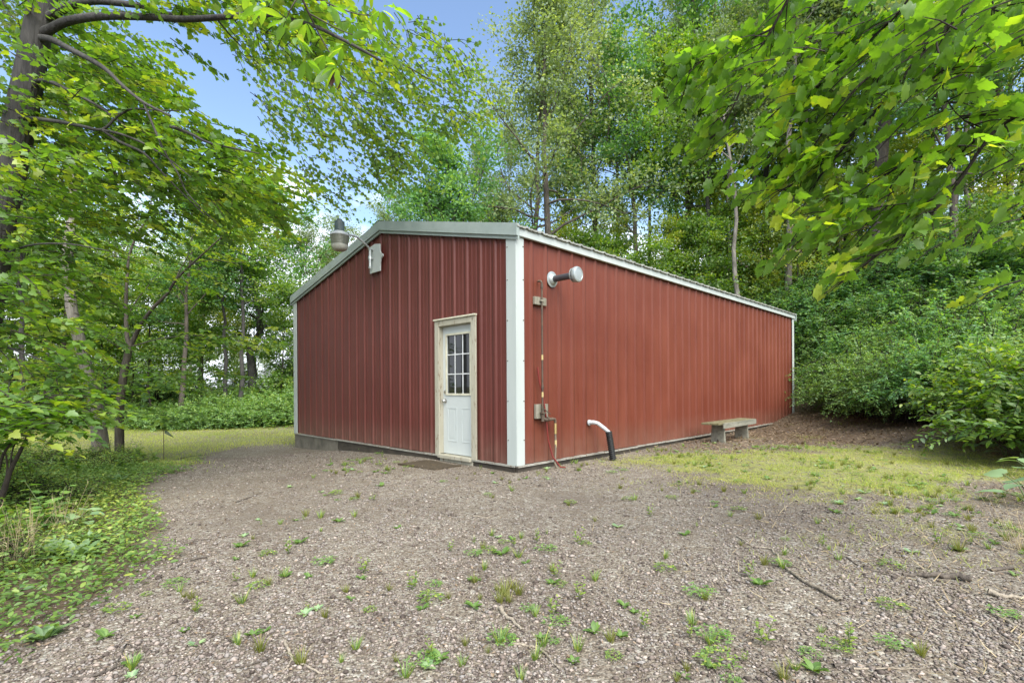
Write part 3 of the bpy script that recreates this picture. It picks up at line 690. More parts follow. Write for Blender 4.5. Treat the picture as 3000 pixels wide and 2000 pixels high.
def near_tree(name, label, cat, base, trunk, limbs, foliage, lmat, tmpl, bark, group=None, branch_n=8):
    """trunk: (path, radii); limbs: [(path, r0, r1)]; foliage: (P,A,N,S,T,twigs) in world coordinates -> children in local ones"""
    b = np.asarray(base, float); t = thing(name, label, cat, tuple(b), 0, group)
    if trunk is not None: part("trunk", tubes_mesh("trunk", [(trunk[0]-b, trunk[1], 18)], bark), t)
    if limbs: 
        for p, a, c in limbs: part("limb", tubes_mesh("limb", [(p-b, taper(len(p), a, c), branch_n)], bark), t)
    P, A, N, Sz, T, tw = foliage
    tag(part("twigs", tubes_mesh("twigs", [(p-b, r, n) for p, r, n in tw], M['bark_thin']), t), kind="stuff")
    part("crown", leaf_mesh("crown", P-b, A, N, Sz, tmpl, T, lmat), t)
    return t
def cat(*fs): return tuple(np.concatenate([f[i] for f in fs]) for i in range(5)) + (sum((f[5] for f in fs), []),)

# ---- big maple at the left edge
rng = np.random.default_rng(21)
tp = pxpath([(-190, 1480, 6.1), (-120, 1250, 6.1), (-62, 1000, 6.05), (-28, 800, 6.0), (4, 600, 6.0), (42, 430, 6.0), (88, 210, 6.0), (124, 10, 6.0), (165, -240, 6.05), (190, -480, 6.1), (190, -760, 6.2)], 5)
tp[0][2] = gz(tp[0][0], tp[0][1]) - .05
tr = np.interp(np.linspace(0, 1, len(tp)), [0, .06, .15, .5, .72, 1], [.27, .20, .175, .155, .125, .06])
limbs = [
 (pxpath([(135, 55, 6.0), (160, 42, 5.95), (205, 18, 5.9), (270, 4, 5.85), (350, 10, 5.8), (420, 20, 5.75), (480, 40, 5.7), (600, 50, 5.65), (700, 40, 5.6), (800, 20, 5.6)]), .055, .014),
 (pxpath([(120, 100, 6.0), (150, 85, 5.9), (200, 62, 5.8), (300, 48, 5.6), (430, 50, 5.45), (540, 57, 5.3), (660, 50, 5.2), (755, 44, 5.1), (900, 70, 5.0), (1010, 120, 4.9), (1120, 180, 4.9)]), .058, .012),
 (pxpath([(110, 110, 6.0), (150, 116, 5.8), (200, 142, 5.6), (270, 178, 5.4), (315, 208, 5.3), (358, 250, 5.2), (420, 300, 5.1), (500, 340, 5.1)]), .042, .010),
 (pxpath([(95, 240, 6.0), (140, 238, 5.8), (190, 260, 5.6), (250, 290, 5.5), (310, 326, 5.4), (380, 380, 5.3)]), .030, .008),
 (pxpath([(30, 340, 6.0), (120, 350, 5.7), (180, 358, 5.5), (240, 370, 5.4), (300, 380, 5.3), (340, 345, 5.3), (385, 320, 5.3), (440, 322, 5.3), (525, 325, 5.3)]), .026, .006),
 (pxpath([(300, 380, 5.3), (350, 415, 5.3), (420, 448, 5.3), (470, 500, 5.4), (530, 562, 5.5), (600, 630, 5.6)]), .018, .006),
 (pxpath([(300, 381, 5.3), (360, 395, 5.25), (430, 425, 5.2), (500, 470, 5.2), (560, 520, 5.2)]), .014, .005),
 (pxpath([(420, 300, 5.1), (480, 440, 5.2), (520, 505, 5.2), (545, 560, 5.3), (590, 610, 5.3), (645, 665, 5.4)]), .012, .004),
 (pxpath([(500, 370, 5.2), (560, 393, 5.2), (610, 418, 5.2), (690, 436, 5.2), (760, 450, 5.2)]), .020, .006),
 (pxpath([(-20, 760, 6.0), (80, 720, 5.2), (200, 715, 4.9), (320, 735, 4.8)]), .016, .004),
 (pxpath([(-60, 980, 6.0), (30, 1020, 5.2), (110, 1050, 4.9), (200, 1080, 4.8)]), .016, .004),
 (pxpath([(20, 520, 6), (-60, 420, 5.6), (-150, 330, 5.2)]), .03, .01),
 (pxpath([(150, -150, 6), (300, -260, 6.4), (480, -330, 6.8), (640, -350, 7.0)]), .05, .012),
 (pxpath([(160, -240, 6), (60, -380, 6.5), (-80, -480, 7.0)]), .05, .012),
 (pxpath([(175, -300, 6), (330, -480, 6), (420, -640, 6)]), .045, .012)]
ells = [ # px,py,d, rx,ry,rd, n
 (40, 60, 6.6, 130, 190, 1.2, 70), (250, 150, 6.6, 190, 110, .9, 110), (330, 300, 6.3, 190, 120, .9, 140), (440, 400, 6.0, 210, 110, .9, 110),
 (200, 420, 6.5, 230, 130, 1.0, 130), (600, 480, 6.0, 190, 90, .8, 78), (720, 545, 6.0, 140, 80, .8, 48), (80, 330, 6.4, 140, 120, .9, 70),
 (250, 560, 5.8, 270, 120, .9, 110), (560, 610, 6.2, 220, 90, .8, 34), (70, 620, 5.4, 170, 140, .9, 60), (160, 740, 5.6, 200, 110, .9, 46),
 (60, 850, 5.2, 180, 140, .9, 56), (90, 1010, 5.2, 200, 110, .8, 50), (40, 1130, 5.0, 180, 100, .8, 36),
 (-220, 300, 6, 220, 420, 1.2, 60), (-250, 900, 5.5, 220, 300, 1.2, 60), (150, -300, 6.5, 420, 260, 1.4, 70), (-150, -600, 7, 420, 300, 1.6, 50), (420, -560, 6.6, 340, 220, 1.4, 40),
 (560, -10, 5.6, 220, 60, .5, 50), (900, 60, 5.3, 160, 90, .6, 60), (480, 50, 5.6, 90, 60, .4, 14)]
C = np.concatenate([in_ell(rng, *e) for e in ells]); n = len(C)
az = np.arctan2(C[:, 1]-6.0, C[:, 0]+6.4) + rng.normal(0, .9, n)
fol = sprays(rng, C, az, rng.normal(-.10, .18, n), rng.uniform(.32, .62, n), 13, .074, .30, np.clip(rng.normal(.45, .17, n) + .10*(C[:, 0]+5)/3, .05, .95), .18, (.25, .55, -.1))
# thin curtain of small leaves hanging over the yard, on the long drooping side branches
cl = [(pxpath([(640, 62, 5.3), (680, 110, 6.0), (740, 170, 6.6), (800, 235, 7.2), (870, 300, 7.8), (925, 400, 8.2)]), .010, .003),
      (pxpath([(1010, 120, 4.9), (1060, 140, 5.8), (1130, 170, 6.4), (1210, 205, 7.0), (1290, 255, 7.4), (1370, 300, 7.6)]), .014, .004),
      (pxpath([(900, 70, 5.0), (940, 130, 6.0), (1000, 225, 7.0), (1060, 310, 7.4), (1110, 365, 7.6), (1170, 410, 7.8)]), .012, .003),
      (pxpath([(1000, 225, 7.0), (1060, 265, 7.2), (1140, 290, 7.4), (1230, 320, 7.6)]), .008, .003),
      (pxpath([(740, 60, 5.2), (755, 110, 6), (765, 160, 6.6), (800, 210, 7)]), .007, .002)]
limbs += cl
ell2 = [(800, 240, 7.6, 110, 110, .7, 56), (880, 340, 7.8, 120, 90, .7, 46), (1000, 250, 7.6, 170, 120, .8, 90), (1120, 340, 7.8, 170, 110, .8, 90), (1040, 430, 8.0, 150, 90, .7, 56),
        (1230, 260, 7.6, 140, 110, .7, 66), (1180, 150, 7.2, 140, 90, .7, 54), (1050, 130, 6.6, 140, 90, .7, 46), (950, 520, 8.2, 110, 70, .6, 50), (1150, 470, 8, 90, 60, .6, 40), (1340, 330, 7.8, 80, 70, .5, 35),
        (720, 110, 6.4, 90, 70, .6, 35), (820, 120, 6.2, 100, 80, .6, 45), (1320, 180, 7.6, 70, 60, .5, 18)]
C2 = np.concatenate([in_ell(rng, *e) for e in ell2]); n2 = len(C2)
fol2 = sprays(rng, C2, rng.uniform(-.6, 1.6, n2), rng.normal(-.25, .25, n2), rng.uniform(.28, .5, n2), 7, .062, .45, np.clip(rng.normal(.52, .12, n2), .1, .85), .3, (.35, 1.0, -.2))
near_tree("maple_tree", "tall dark trunked maple leaning in with two long bare limbs overhead, green leaf layers", "tree", tp[0], (tp, tr), limbs, cat(fol, fol2), M['lf_maple'], T_MAPLE_S, M['bark_dark'])

# ---- hickory spray with long leaflets overhead
rng = np.random.default_rng(5)
hl = [(pxpath([(760, -420, 2.4), (820, -180, 2.6), (870, -40, 2.8), (905, 40, 2.9), (940, 110, 3.0), (975, 170, 3.05)]), .012, .003),
      (pxpath([(870, -40, 2.8), (960, 10, 2.9), (1040, 40, 3.0), (1120, 50, 3.0)]), .006, .002),
      (pxpath([(880, -20, 2.8), (850, 30, 2.8), (830, 80, 2.85)]), .005, .002), (pxpath([(905, 40, 2.9), (1000, 90, 3.0), (1060, 110, 3.0)]), .005, .002)]
Ps, As, Ns, Ss, Ts = [], [], [], [], []
for (px_, py_) in ((1120, 30), (1040, 60), (1080, 95), (985, 190), (950, 150), (860, 110), (830, 60), (900, 60), (780, 10), (960, 20), (1020, 5), (1150, 15), (880, 160), (1000, 130), (740, -40), (1080, -40), (900, -60), (1030, -110), (820, -120)):
    c = P3(px_+rng.normal(0, 8), py_+rng.normal(0, 8), rng.uniform(2.7, 3.15)); a0 = rng.uniform(0, 6.28)
    for k in range(5):
        a = a0 + (k-2)*.62; A = np.array([math.cos(a), math.sin(a), -.75+rng.normal(0, .25)])
        Ps.append(c + nrm(A)*.02); As.append(A); Ns.append(UP + rng.normal(0, .45, 3)); Ss.append((.135 if k == 2 else .105)*rng.uniform(.8, 1.15)); Ts.append(rng.normal(.42, .14))
fol = (np.array(Ps), np.array(As), np.array(Ns), np.array(Ss), np.clip(Ts, 0, 1), [(hl[0][0][-4:], (.004, .003, .003, .002), 4)])
hb = (-5.6, 1.2, float(gz(-5.6, 1.2)))
htrunk = smooth_path([hb, (-5.55, 1.2, 2.5), (-5.4, 1.25, 5.2), (-5.2, 1.4, 8.0)]); 
hl.insert(0, (smooth_path([(-5.35, 1.3, 5.6), (-4.0, 1.7, 5.5), (-2.6, 2.1, 4.8), P3(760, -420, 2.4)]), .05, .013))
hick = near_tree("hickory_tree", "hickory with long drooping leaflets hanging into the top of the view", "tree", hb, (htrunk, np.linspace(.16, .08, len(htrunk))), hl, fol, M['lf_near'], T_LONG, M['bark_mid'])
# withered leaves caught in the branch
Ps, As, Ns, Ss = [], [], [], []
for k in range(14):
    c = P3(975, 215, 3.05); Ps.append(c + rng.normal(0, .022, 3)); As.append((rng.normal(0, .4), rng.normal(0, .4), -1)); Ns.append(rdir(rng, 1)[0]); Ss.append(rng.uniform(.05, .09))
c0 = P3(975, 190, 3.05)
o = part("withered_cluster", leaf_mesh("withered_cluster", np.array(Ps)-c0, np.array(As), np.array(Ns), np.array(Ss), T_LONG, rng.uniform(0, 1, 14), M['browncluster']), hick)
o.location = c0 - np.array(hb)

# ---- overhanging maple on the right, close to the camera
rng = np.random.default_rng(9)
ob = (5.6, 1.4, float(gz(5.6, 1.4)))
otr = smooth_path([ob, (5.55, 1.4, 2.0), (5.45, 1.5, 4.5), (5.3, 1.6, 7.5)])
ol = [(pxpath([(3300, -420, 2.7), (3000, -170, 3.1), (2870, -20, 3.25), (2800, 55, 3.3), (2745, 110, 3.35), (2670, 195, 3.4), (2570, 320, 3.5), (2480, 425, 3.6), (2400, 520, 3.7)]), .020, .006),
      (pxpath([(3250, 120, 2.6), (3020, 290, 2.95), (2900, 400, 3.05), (2790, 560, 3.15), (2700, 650, 3.2), (2610, 720, 3.25)]), .015, .005),
      (pxpath([(3020, 315, 2.95), (2920, 375, 3.1), (2830, 420, 3.2), (2700, 460, 3.4), (2640, 485, 3.5), (2520, 560, 3.6), (2400, 640, 3.7)]), .012, .005),
      (pxpath([(2600, -300, 3.0), (2400, -120, 3.3), (2320, -20, 3.45), (2262, 85, 3.55), (2200, 190, 3.65), (2150, 310, 3.7), (2100, 395, 3.75)]), .013, .005),
      (pxpath([(2262, 85, 3.55), (2200, 115, 3.6), (2130, 145, 3.7), (2060, 175, 3.8), (1990, 200, 3.85)]), .008, .002),
      (pxpath([(2720, -100, 3.2), (2660, 0, 3.3), (2605, 68, 3.4), (2540, 120, 3.5), (2450, 190, 3.6), (2380, 260, 3.7), (2260, 330, 3.8)]), .009, .002),
      (pxpath([(2740, 115, 3.35), (2640, 165, 3.4), (2540, 230, 3.5), (2440, 345, 3.6), (2380, 440, 3.7), (2330, 560, 3.8)]), .010, .002),
      (pxpath([(2740, 110, 3.35), (2760, 210, 3.2), (2765, 270, 3.15), (2800, 330, 3.1), (2860, 380, 3.05)]), .007, .002),
      (pxpath([(2480, 425, 3.6), (2400, 470, 3.6), (2300, 560, 3.7)]), .006, .002),
      (pxpath([(2790, 560, 3.15), (2700, 590, 3.2), (2560, 610, 3.3), (2440, 660, 3.4)]), .006, .002),
      (pxpath([(2900, -40, 3.1), (2915, 60, 3.1), (2915, 170, 3.1)]), .006, .002),
      (pxpath([(2610, 720, 3.25), (2540, 770, 3.3), (2470, 830, 3.35)]), .004, .002)]
ol.insert(0, (smooth_path([(5.45, 1.5, 4.6), (4.9, 1.9, 4.8), (4.3, 2.3, 4.55), P3(3300, -420, 2.7)]), .07, .021))
ol.insert(1, (smooth_path([(5.5, 1.5, 3.7), (4.4, 2.2, 3.5), (3.8, 2.5, 3.1), P3(3250, 120, 2.6)]), .05, .015))
ol.insert(2, (smooth_path([(5.4, 1.5, 5.0), (4.2, 2.3, 5.3), (3.2, 2.8, 4.9), P3(2600, -300, 3.0)]), .05, .013))
Cs, azs = [], []
for p, a, b in ol[3:]:
    m = int(len(p)*.9); t = rng.uniform(.15, 1, m)*(len(p)-1.01); i = t.astype(int); q = p[i] + (p[i+1]-p[i])*(t-i)[:, None]
    d = p[i+1]-p[i]; Cs.append(q); azs.append(np.arctan2(d[:, 1], d[:, 0]) + rng.choice([-1, 1], m)*rng.uniform(.3, 1.2, m))
for e in ((2780, 120, 3.3, 360, 230, .7, 36), (2560, 260, 3.5, 260, 170, .5, 18), (2880, 420, 3.1, 240, 170, .6, 16), (2650, 480, 3.4, 250, 130, .5, 15), (2350, 160, 3.6, 200, 140, .4, 20), (2250, 400, 3.75, 140, 140, .4, 14),
          (2470, 600, 3.5, 180, 90, .4, 18), (2560, 720, 3.3, 110, 60, .3, 4), (2860, 60, 2.9, 240, 150, .5, 26), (3250, 300, 2.7, 240, 400, .7, 30), (2900, -280, 3.0, 500, 220, .8, 30), (2900, 640, 3.2, 160, 70, .4, 9), (2980, 830, 3.0, 90, 40, .3, 3), (2120, 250, 3.8, 110, 90, .3, 8)):
    q = in_ell(rng, *e); Cs.append(q); azs.append(rng.uniform(2.2, 4.6, len(q)))
C = np.concatenate(Cs); az = np.concatenate(azs); n = len(C)
fol = sprays(rng, C, az, rng.normal(-.35, .2, n), rng.uniform(.18, .36, n), 7, .088, .32, np.clip(rng.normal(.42, .13, n) - .08*(C[:, 2]-2.6), .05, .80), .22, (-.15, .80, -.1), .035, .25)
near_tree("maple_tree", "maple whose big backlit leaves overhang the upper right corner close to camera", "tree", ob, (otr, np.linspace(.19, .12, len(otr))), ol, fol, M['lf_near'], T_MAPLE, M['bark_thin'])

# ---- forked young maple at the edge of the drive
rng = np.random.default_rng(31)
sb = G(350, 1345); D = float(sb[1])
def Q(px, py, dd=0.0): return P3(px, py, D+dd)
stp = smooth_path([sb - np.array([0, 0, .05]), Q(350, 1250), Q(352, 1180), Q(362, 1100), Q(372, 1050), Q(382, 1012)], 5)
sl = [(smooth_path([Q(382, 1012), Q(372, 985), Q(369, 900, .1), Q(372, 820, .1), Q(378, 755, .2), Q(400, 690, .2), Q(430, 640, .3), Q(450, 560, .3)]), .048, .010),
      (smooth_path([Q(382, 1015), Q(398, 980), Q(420, 940, -.1), Q(450, 900, -.2), Q(490, 860, -.2), Q(515, 820, -.3), Q(560, 775, -.3), Q(610, 730, -.4), Q(660, 685, -.4), Q(710, 640, -.4)]), .048, .008),
      (smooth_path([Q(515, 820, -.3), Q(530, 785, -.2), Q(550, 750, 0), Q(560, 700, 0), Q(590, 650, .2)]), .014, .004),
      (smooth_path([Q(385, 1015), Q(430, 1002, -.2), Q(480, 990, -.4), Q(570, 982, -.6), (Q(660, 985, -.8)), Q(740, 985, -1.0)]), .016, .003),
      (smooth_path([Q(372, 1030), Q(330, 1005, -.3), Q(290, 980, -.5), Q(230, 960, -.8)]), .012, .003),
      (smooth_path([Q(372, 930, .1), Q(400, 880, .2), Q(440, 830, .4), Q(480, 780, .6)]), .014, .004),
      (smooth_path([Q(560, 775, -.3), Q(620, 760, -.5), Q(690, 770, -.7), Q(760, 760, -.8)]), .010, .003)]
ells = [(480, 700, D, 230, 120, 1.3, 60), (640, 660, D-.3, 190, 90, 1.0, 50), (720, 600, D-.2, 130, 80, .8, 32), (380, 790, D+.2, 220, 110, 1.2, 30), (620, 830, D-.6, 170, 50, .8, 16), (700, 985, D-.9, 150, 28, .6, 26), (560, 1000, D-.6, 150, 32, .6, 22),
        (230, 950, D-.5, 150, 80, 1.0, 34), (470, 1100, D-.4, 200, 60, .9, 40), (220, 1150, D-.4, 210, 70, .9, 50), (450, 1205, D-.4, 160, 40, .8, 26), (120, 1240, D-1.2, 180, 50, .8, 30), (560, 1110, D, 160, 35, .8, 22), (400, 600, D+.4, 200, 120, 1.1, 50), (250, 1060, D-.2, 150, 45, .9, 20)]
C = np.concatenate([in_ell(rng, *e) for e in ells]); n = len(C)
fol = sprays(rng, C, np.arctan2(C[:, 1]-sb[1], C[:, 0]-sb[0]) + rng.normal(0, .8, n), rng.normal(-.05, .12, n), rng.uniform(.35, .65, n), 11, .086, .22, np.clip(rng.normal(.48, .16, n) + .05*(C[:, 2]-2), .05, .95), .12)
near_tree("young_maple", "young maple with forked dark stem and flat tiers of green leaves at the drive's edge", "tree", sb, (stp, taper(len(stp), .085, .060)), sl, fol, M['lf_maple'], T_MAPLE_S, M['bark_mid'])

# ---- low dark stems of a bush at the left edge
rng = np.random.default_rng(33)
kb = np.array([*G(-20, 1520)[:2], 0]); kb[2] = gz(kb[0], kb[1]); kd = kb[1]
kl = [(smooth_path([kb, P3(10, 1440, kd), P3(30, 1380, kd), P3(60, 1320, kd), P3(85, 1270, kd)]), .030, .010), (smooth_path([P3(12, 1440, kd), P3(22, 1370, kd), P3(15, 1320, kd)]), .013, .005),
      (smooth_path([P3(-10, 1400, kd), P3(10, 1330, kd), P3(50, 1280, kd), P3(90, 1240, kd)]), .016, .005), (smooth_path([P3(30, 1380, kd), P3(36, 1320, kd), P3(60, 1270, kd+.2)]), .009, .004)]
C = np.concatenate([in_ell(rng, *e) for e in ((60, 1220, kd, 170, 70, .6, 46), (-120, 1250, kd, 170, 110, .6, 36), (130, 1170, kd+.3, 150, 60, .6, 30))]); n = len(C)
near_tree("spindly_bush", "spindly bush with bare dark forked stems at the left edge", "bush", kb, None, kl, sprays(rng, C, rng.uniform(0, 6.28, n), rng.normal(-.1, .15, n), rng.uniform(.3, .5, n), 9, .085, .25), M['lf_maple'], T_MAPLE_S, M['bark_thin'])

# ------------------------------------------------------------------ woodland trees: a few kinds, grown once, then copied
def grow(seed, H, r0, start, spread, nl, nsub, ncl, leafsize, csd, flat=.6, lean=(0, 0), up=.45, wander=.04, fork=None):
    rng = np.random.default_rng(seed)
    n = 12; s = np.linspace(0, 1, n); w = np.cumsum(rng.normal(0, wander, (n, 2)), 0)*H*.12; w[0] = 0
    tr = np.stack([w[:, 0]+lean[0]*H*s**1.3, w[:, 1]+lean[1]*H*s**1.3, H*s*.93], -1); tr[0, 2] = -.3
    rad = r0*(1-.80*s**.9); rad[0] *= 1.35
    trunks = [(tr, rad, 10)]; br = []; C = []; Cd = []
    for i in range(nl):
        f = start + (1-start)*((i+.5)/nl)**.9; k = f*(n-1); j = min(int(k), n-2); p0 = tr[j] + (tr[j+1]-tr[j])*(k-j)
        g = (f-start)/(1-start); Lb = spread*(1-.62*g**1.6)*(.55+.45*min(1, g*5+.5))*rng.uniform(.7, 1.15)
        a = i*2.399 + rng.normal(0, .4); el = up + .75*g + rng.normal(0, .15)
        d = np.array([math.cos(a)*math.cos(el), math.sin(a)*math.cos(el), math.sin(el)]); m = 7; pts = [p0]
        for q in range(m-1):
            d = nrm(d + rng.normal(0, .16, 3) + np.array([0, 0, .03])); pts.append(pts[-1] + d*Lb/(m-1))
        pts = np.array(pts); rb = max(.012, np.interp(f, s, rad)*.50); br.append((pts, taper(m, rb, rb*.22), 5))
        for q in range(nsub):
            f2 = .28 + .72*(q+rng.random())/nsub; k2 = f2*(m-1); j2 = min(int(k2), m-2); b0 = pts[j2]+(pts[j2+1]-pts[j2])*(k2-j2)
            d2 = nrm(pts[j2+1]-pts[j2] + rng.normal(0, .62, 3)); L2 = Lb*rng.uniform(.22, .42); sp = np.array([b0, b0+d2*L2*.5+rng.normal(0, .06, 3), b0+d2*L2+np.array([0, 0, .05*L2])])
            br.append((sp, (rb*.30, rb*.2, rb*.1), 3))
            for c in range(3):
                C.append(sp[0]+(sp[2]-sp[0])*(.4+.35*c)+rng.normal(0, .08, 3)); Cd.append(d2)
    C = np.array(C); m = len(C); nn = m*ncl
    ci = np.repeat(np.arange(m), ncl); sd = csd*rng.uniform(.6, 1.3, m)[ci][:, None]
    P = C[ci] + np.clip(rng.normal(0, 1, (nn, 3)), -1.9, 1.9)*sd*np.array([1, 1, flat])
    A = nrm(np.array(Cd)[ci] + rng.normal(0, .8, (nn, 3)) - np.array([0, 0, .25])); N = UP*.9 + rng.normal(0, .6, (nn, 3))
    ti = np.clip(rng.normal(.45, .15, m)[ci] + rng.normal(0, .14, nn), 0, 1)
    return trunks, br, P, A, N, leafsize*rng.uniform(.65, 1.25, nn), ti
KINDS = {}
def kind(key, bark, leaf, tmpl=T_QUAD, **kw):
    tr_, br_, P, A, N, Sz, ti = grow(**kw)
    KINDS[key] = (tubes_mesh(key+"_trunk", tr_, M[bark]), tubes_mesh(key+"_branches", br_, M[bark]), leaf_mesh(key+"_crown", P, A, N, Sz, tmpl, ti, M[leaf]))
kind('oak1', 'bark_mid', 'lf_oak', seed=1, H=20, r0=.24, start=.40, spread=5.4, nl=17, nsub=6, ncl=33, leafsize=.165, csd=.36, lean=(.02, 0), wander=.07)
kind('oak2', 'bark_mid', 'lf_oak', seed=2, H=19, r0=.20, start=.36, spread=5.0, nl=16, nsub=6, ncl=33, leafsize=.165, csd=.36, lean=(-.05, .02), wander=.08)
kind('oak3', 'bark_dark', 'lf_dark', seed=3, H=12, r0=.22, start=.28, spread=4.6, nl=15, nsub=6, ncl=46, leafsize=.165, csd=.34, lean=(-.10, 0), wander=.10, up=.25)
kind('map1', 'bark_mid', 'lf_dark', seed=4, H=17, r0=.19, start=.40, spread=4.2, nl=18, nsub=6, ncl=36, leafsize=.175, csd=.36, flat=.38)
kind('map2', 'bark_dark', 'lf_maple', seed=5, H=15, r0=.15, start=.48, spread=3.4, nl=16, nsub=6, ncl=36, leafsize=.17, csd=.34, flat=.36, wander=.06)
kind('thin', 'bark_pale', 'lf_oak', seed=6, H=18, r0=.17, start=.58, spread=3.4, nl=12, nsub=5, ncl=40, leafsize=.155, csd=.36, wander=.07)
kind('yng1', 'bark_thin', 'lf_yellow', seed=7, H=8.5, r0=.06, start=.22, spread=2.3, nl=15, nsub=5, ncl=28, leafsize=.14, csd=.27, flat=.35, up=.3)
kind('yng2', 'bark_thin', 'lf_maple', seed=8, H=7, r0=.055, start=.18, spread=2.2, nl=15, nsub=5, ncl=30, leafsize=.14, csd=.28, flat=.35, up=.25)
kind('far', 'bark_mid', 'lf_oak', seed=9, H=13, r0=.2, start=.22, spread=4.4, nl=15, nsub=5, ncl=42, leafsize=.19, csd=.48)
def tree(name, label, px, d, key, H=None, rz=0.0, group=None, xyz=None, wide=1.0, cat_="tree"):
    a, _ = ray(px, 1131); x, y = (a*d, d) if xyz is None else xyz
    base = {'oak1': 20, 'oak2': 19, 'oak3': 12, 'map1': 17, 'map2': 15, 'thin': 18, 'yng1': 8.5, 'yng2': 7, 'far': 13}[key]
    s = (H or base)/base; t = thing(name, label, cat_, (x, y, float(gz(x, y))), rz, group); t.scale = (s*wide, s*wide, s)
    for nme, me_ in zip(("trunk", "branches", "crown"), KINDS[key]): part(nme, me_, t)
    return t
GB = "tall trees in the wood behind the shed"
tree("oak_tree", "tall grey green oak with twin stem rising just right of the gable corner", 1592, 23.5, 'oak1', 20.5, .4)
tree("oak_tree", "slimmer grey green oak stem crossing close left of the twin stemmed oak", 1560, 24.5, 'oak2', 19.5, 2.0)
tree("oak_tree", "airy oak with spreading bare branches against sky above the shed roof", 1760, 27, 'oak2', 22, 4.2)
tree("oak_tree", "dark leaning oak trunk rising behind the middle of the gable roof", 1345, 22.5, 'oak3', 11.5, 1.2)
tree("oak_tree", "dark leaved low oak with arching limb left of the roof peak", 1240, 22, 'oak3', 9.5, 3.0)
tree("oak_tree", "dark spreading oak beyond the lawn left of the shed", 770, 24, 'oak3', 11, 5.3, wide=1.1)
tree("maple_tree", "deep green maple towering over the middle of the side roof", 1880, 25.5, 'map1', 16.5, .5)
tree("maple_tree", "dark crowned tall maple right of the oaks reaching the top edge", 2010, 29, 'map1', 24, 2.5)
tree("snag_tree", "pale forked trunk standing clear behind the side roof", 2192, 21.5, 'thin', 15, .9, wide=.9)
tree("snag_tree", "pale straight peeling trunk right of the pale forked trunk", 2285, 22.5, 'thin', 19, 3.3)
tree("oak_tree", "thick pale oak trunk seen between overhanging maple leaves", 2545, 20, 'oak1', 21, 5.0, wide=1.25)
tree("maple_tree", "vine hung dark trunk above the shrub bank", 2800, 17.5, 'map1', 14, 1.0)
tree("maple_tree", "slender dark maple trunk left of the pale forked trunk", 2075, 24.5, 'map2', 16, 1.9)
tree("maple_tree", "thin leaning maple stem above the middle of the side wall", 1970, 26, 'map2', 17, 4.0)
tree("oak_tree", "tall grey green oak behind the thin leaning maple stem", 2120, 31, 'oak1', 25, 2.2)
tree("oak_tree", "grey trunked tree with flaking bark behind the young forked maple", 300, 10.6, 'thin', 12, 2.7, wide=1.15)
tree("maple_tree", "thin grey trunk beyond the lawn nearest the shed's left corner", 712, 20.5, 'map2', 10, .3)
tree("maple_tree", "bent dark trunk beyond the lawn left of the thin grey trunk", 655, 21.5, 'map2', 9.5, 2.1)
tree("maple_tree", "short thick trunk at the far lawn edge half hidden by maple leaves", 535, 19.5, 'map1', 9.5, 3.9)
tree("maple_tree", "dim trunk far left beyond the lawn behind layered leaves", 180, 19, 'map1', 10, 5.1)
tree("maple_tree", "dark sapling trunk far left standing in the sunny lawn", 60, 15, 'map2', 9, 1.4)
for i, (px_, d_, h_, k_) in enumerate([(1010, 27, 10, 'oak2'), (1130, 29, 12, 'oak2'), (1450, 30, 11, 'far'), (1690, 31, 17, 'map2'), (2240, 29, 21, 'map2'), (2360, 27, 20, 'map1'), (2430, 31, 22, 'oak2'), (2620, 27, 20, 'map1'), (2720, 24, 19, 'oak2'), (2900, 22, 18, 'map1'),
        (3020, 18, 17, 'map2'), (2480, 24, 17, 'map2'), (2840, 29, 21, 'map2'), (2320, 36, 24, 'oak2'), (3150, 20, 17, 'oak1'), (2960, 27, 19, 'map1'), (1300, 34, 11, 'far'), (1220, 38, 12, 'far'), (3300, 15, 15, 'map1')]):
    tree("woodland_tree", "slender woodland tree deep in the green wood behind and right of the shed", px_, d_, k_, h_, i*1.7, "woodland trees deep behind the shed")
for i, (px_, d_, h_, k_) in enumerate([(590, 27, 9, 'far'), (870, 27, 10, 'oak2'), (940, 30, 9, 'far'), (470, 30, 9, 'oak2'), (350, 27, 10, 'far'), (120, 26, 11, 'map2'), (-60, 20, 11, 'map2'), (-250, 15, 11, 'map1'), (240, 34, 11, 'far'), (560, 42, 9, 'far')]):
    tree("field_tree", "pale green tree beyond the lawn on the far left side", px_, d_, k_, h_, i*2.3, "trees beyond the lawn")
for i, (px_, d_, h_) in enumerate([(-150, 48, 9), (20, 65, 8), (200, 70, 7), (360, 72, 8), (450, 84, 9), (560, 76, 6), (690, 86, 8), (780, 88, 7), (900, 80, 8)]):
    tree("distant_tree", "small pale tree in the distant belt across the field", px_, d_, 'far', h_, i*1.9, "distant trees across the field", wide=1.5)
for i, (px_, d_, h_) in enumerate([(1420, 29, 15), (1500, 33, 17), (1650, 28, 17), (1830, 29, 19), (1960, 30, 20), (2040, 27, 18), (2110, 25, 17), (2235, 26, 18), (2345, 25, 18), (2400, 29, 20), (2460, 26, 18), (2590, 25, 19), (2690, 26, 20), (2770, 24, 18), (2870, 23, 18), (2940, 25, 19), (1900, 34, 22), (2280, 33, 22), (2520, 33, 22)]):
    tree("slim_tree", "slim bare stemmed tree with its leaves high up in the wood", px_, d_, 'thin', h_, i*2.7+.4, "slim bare stemmed trees in the wood", wide=.72)
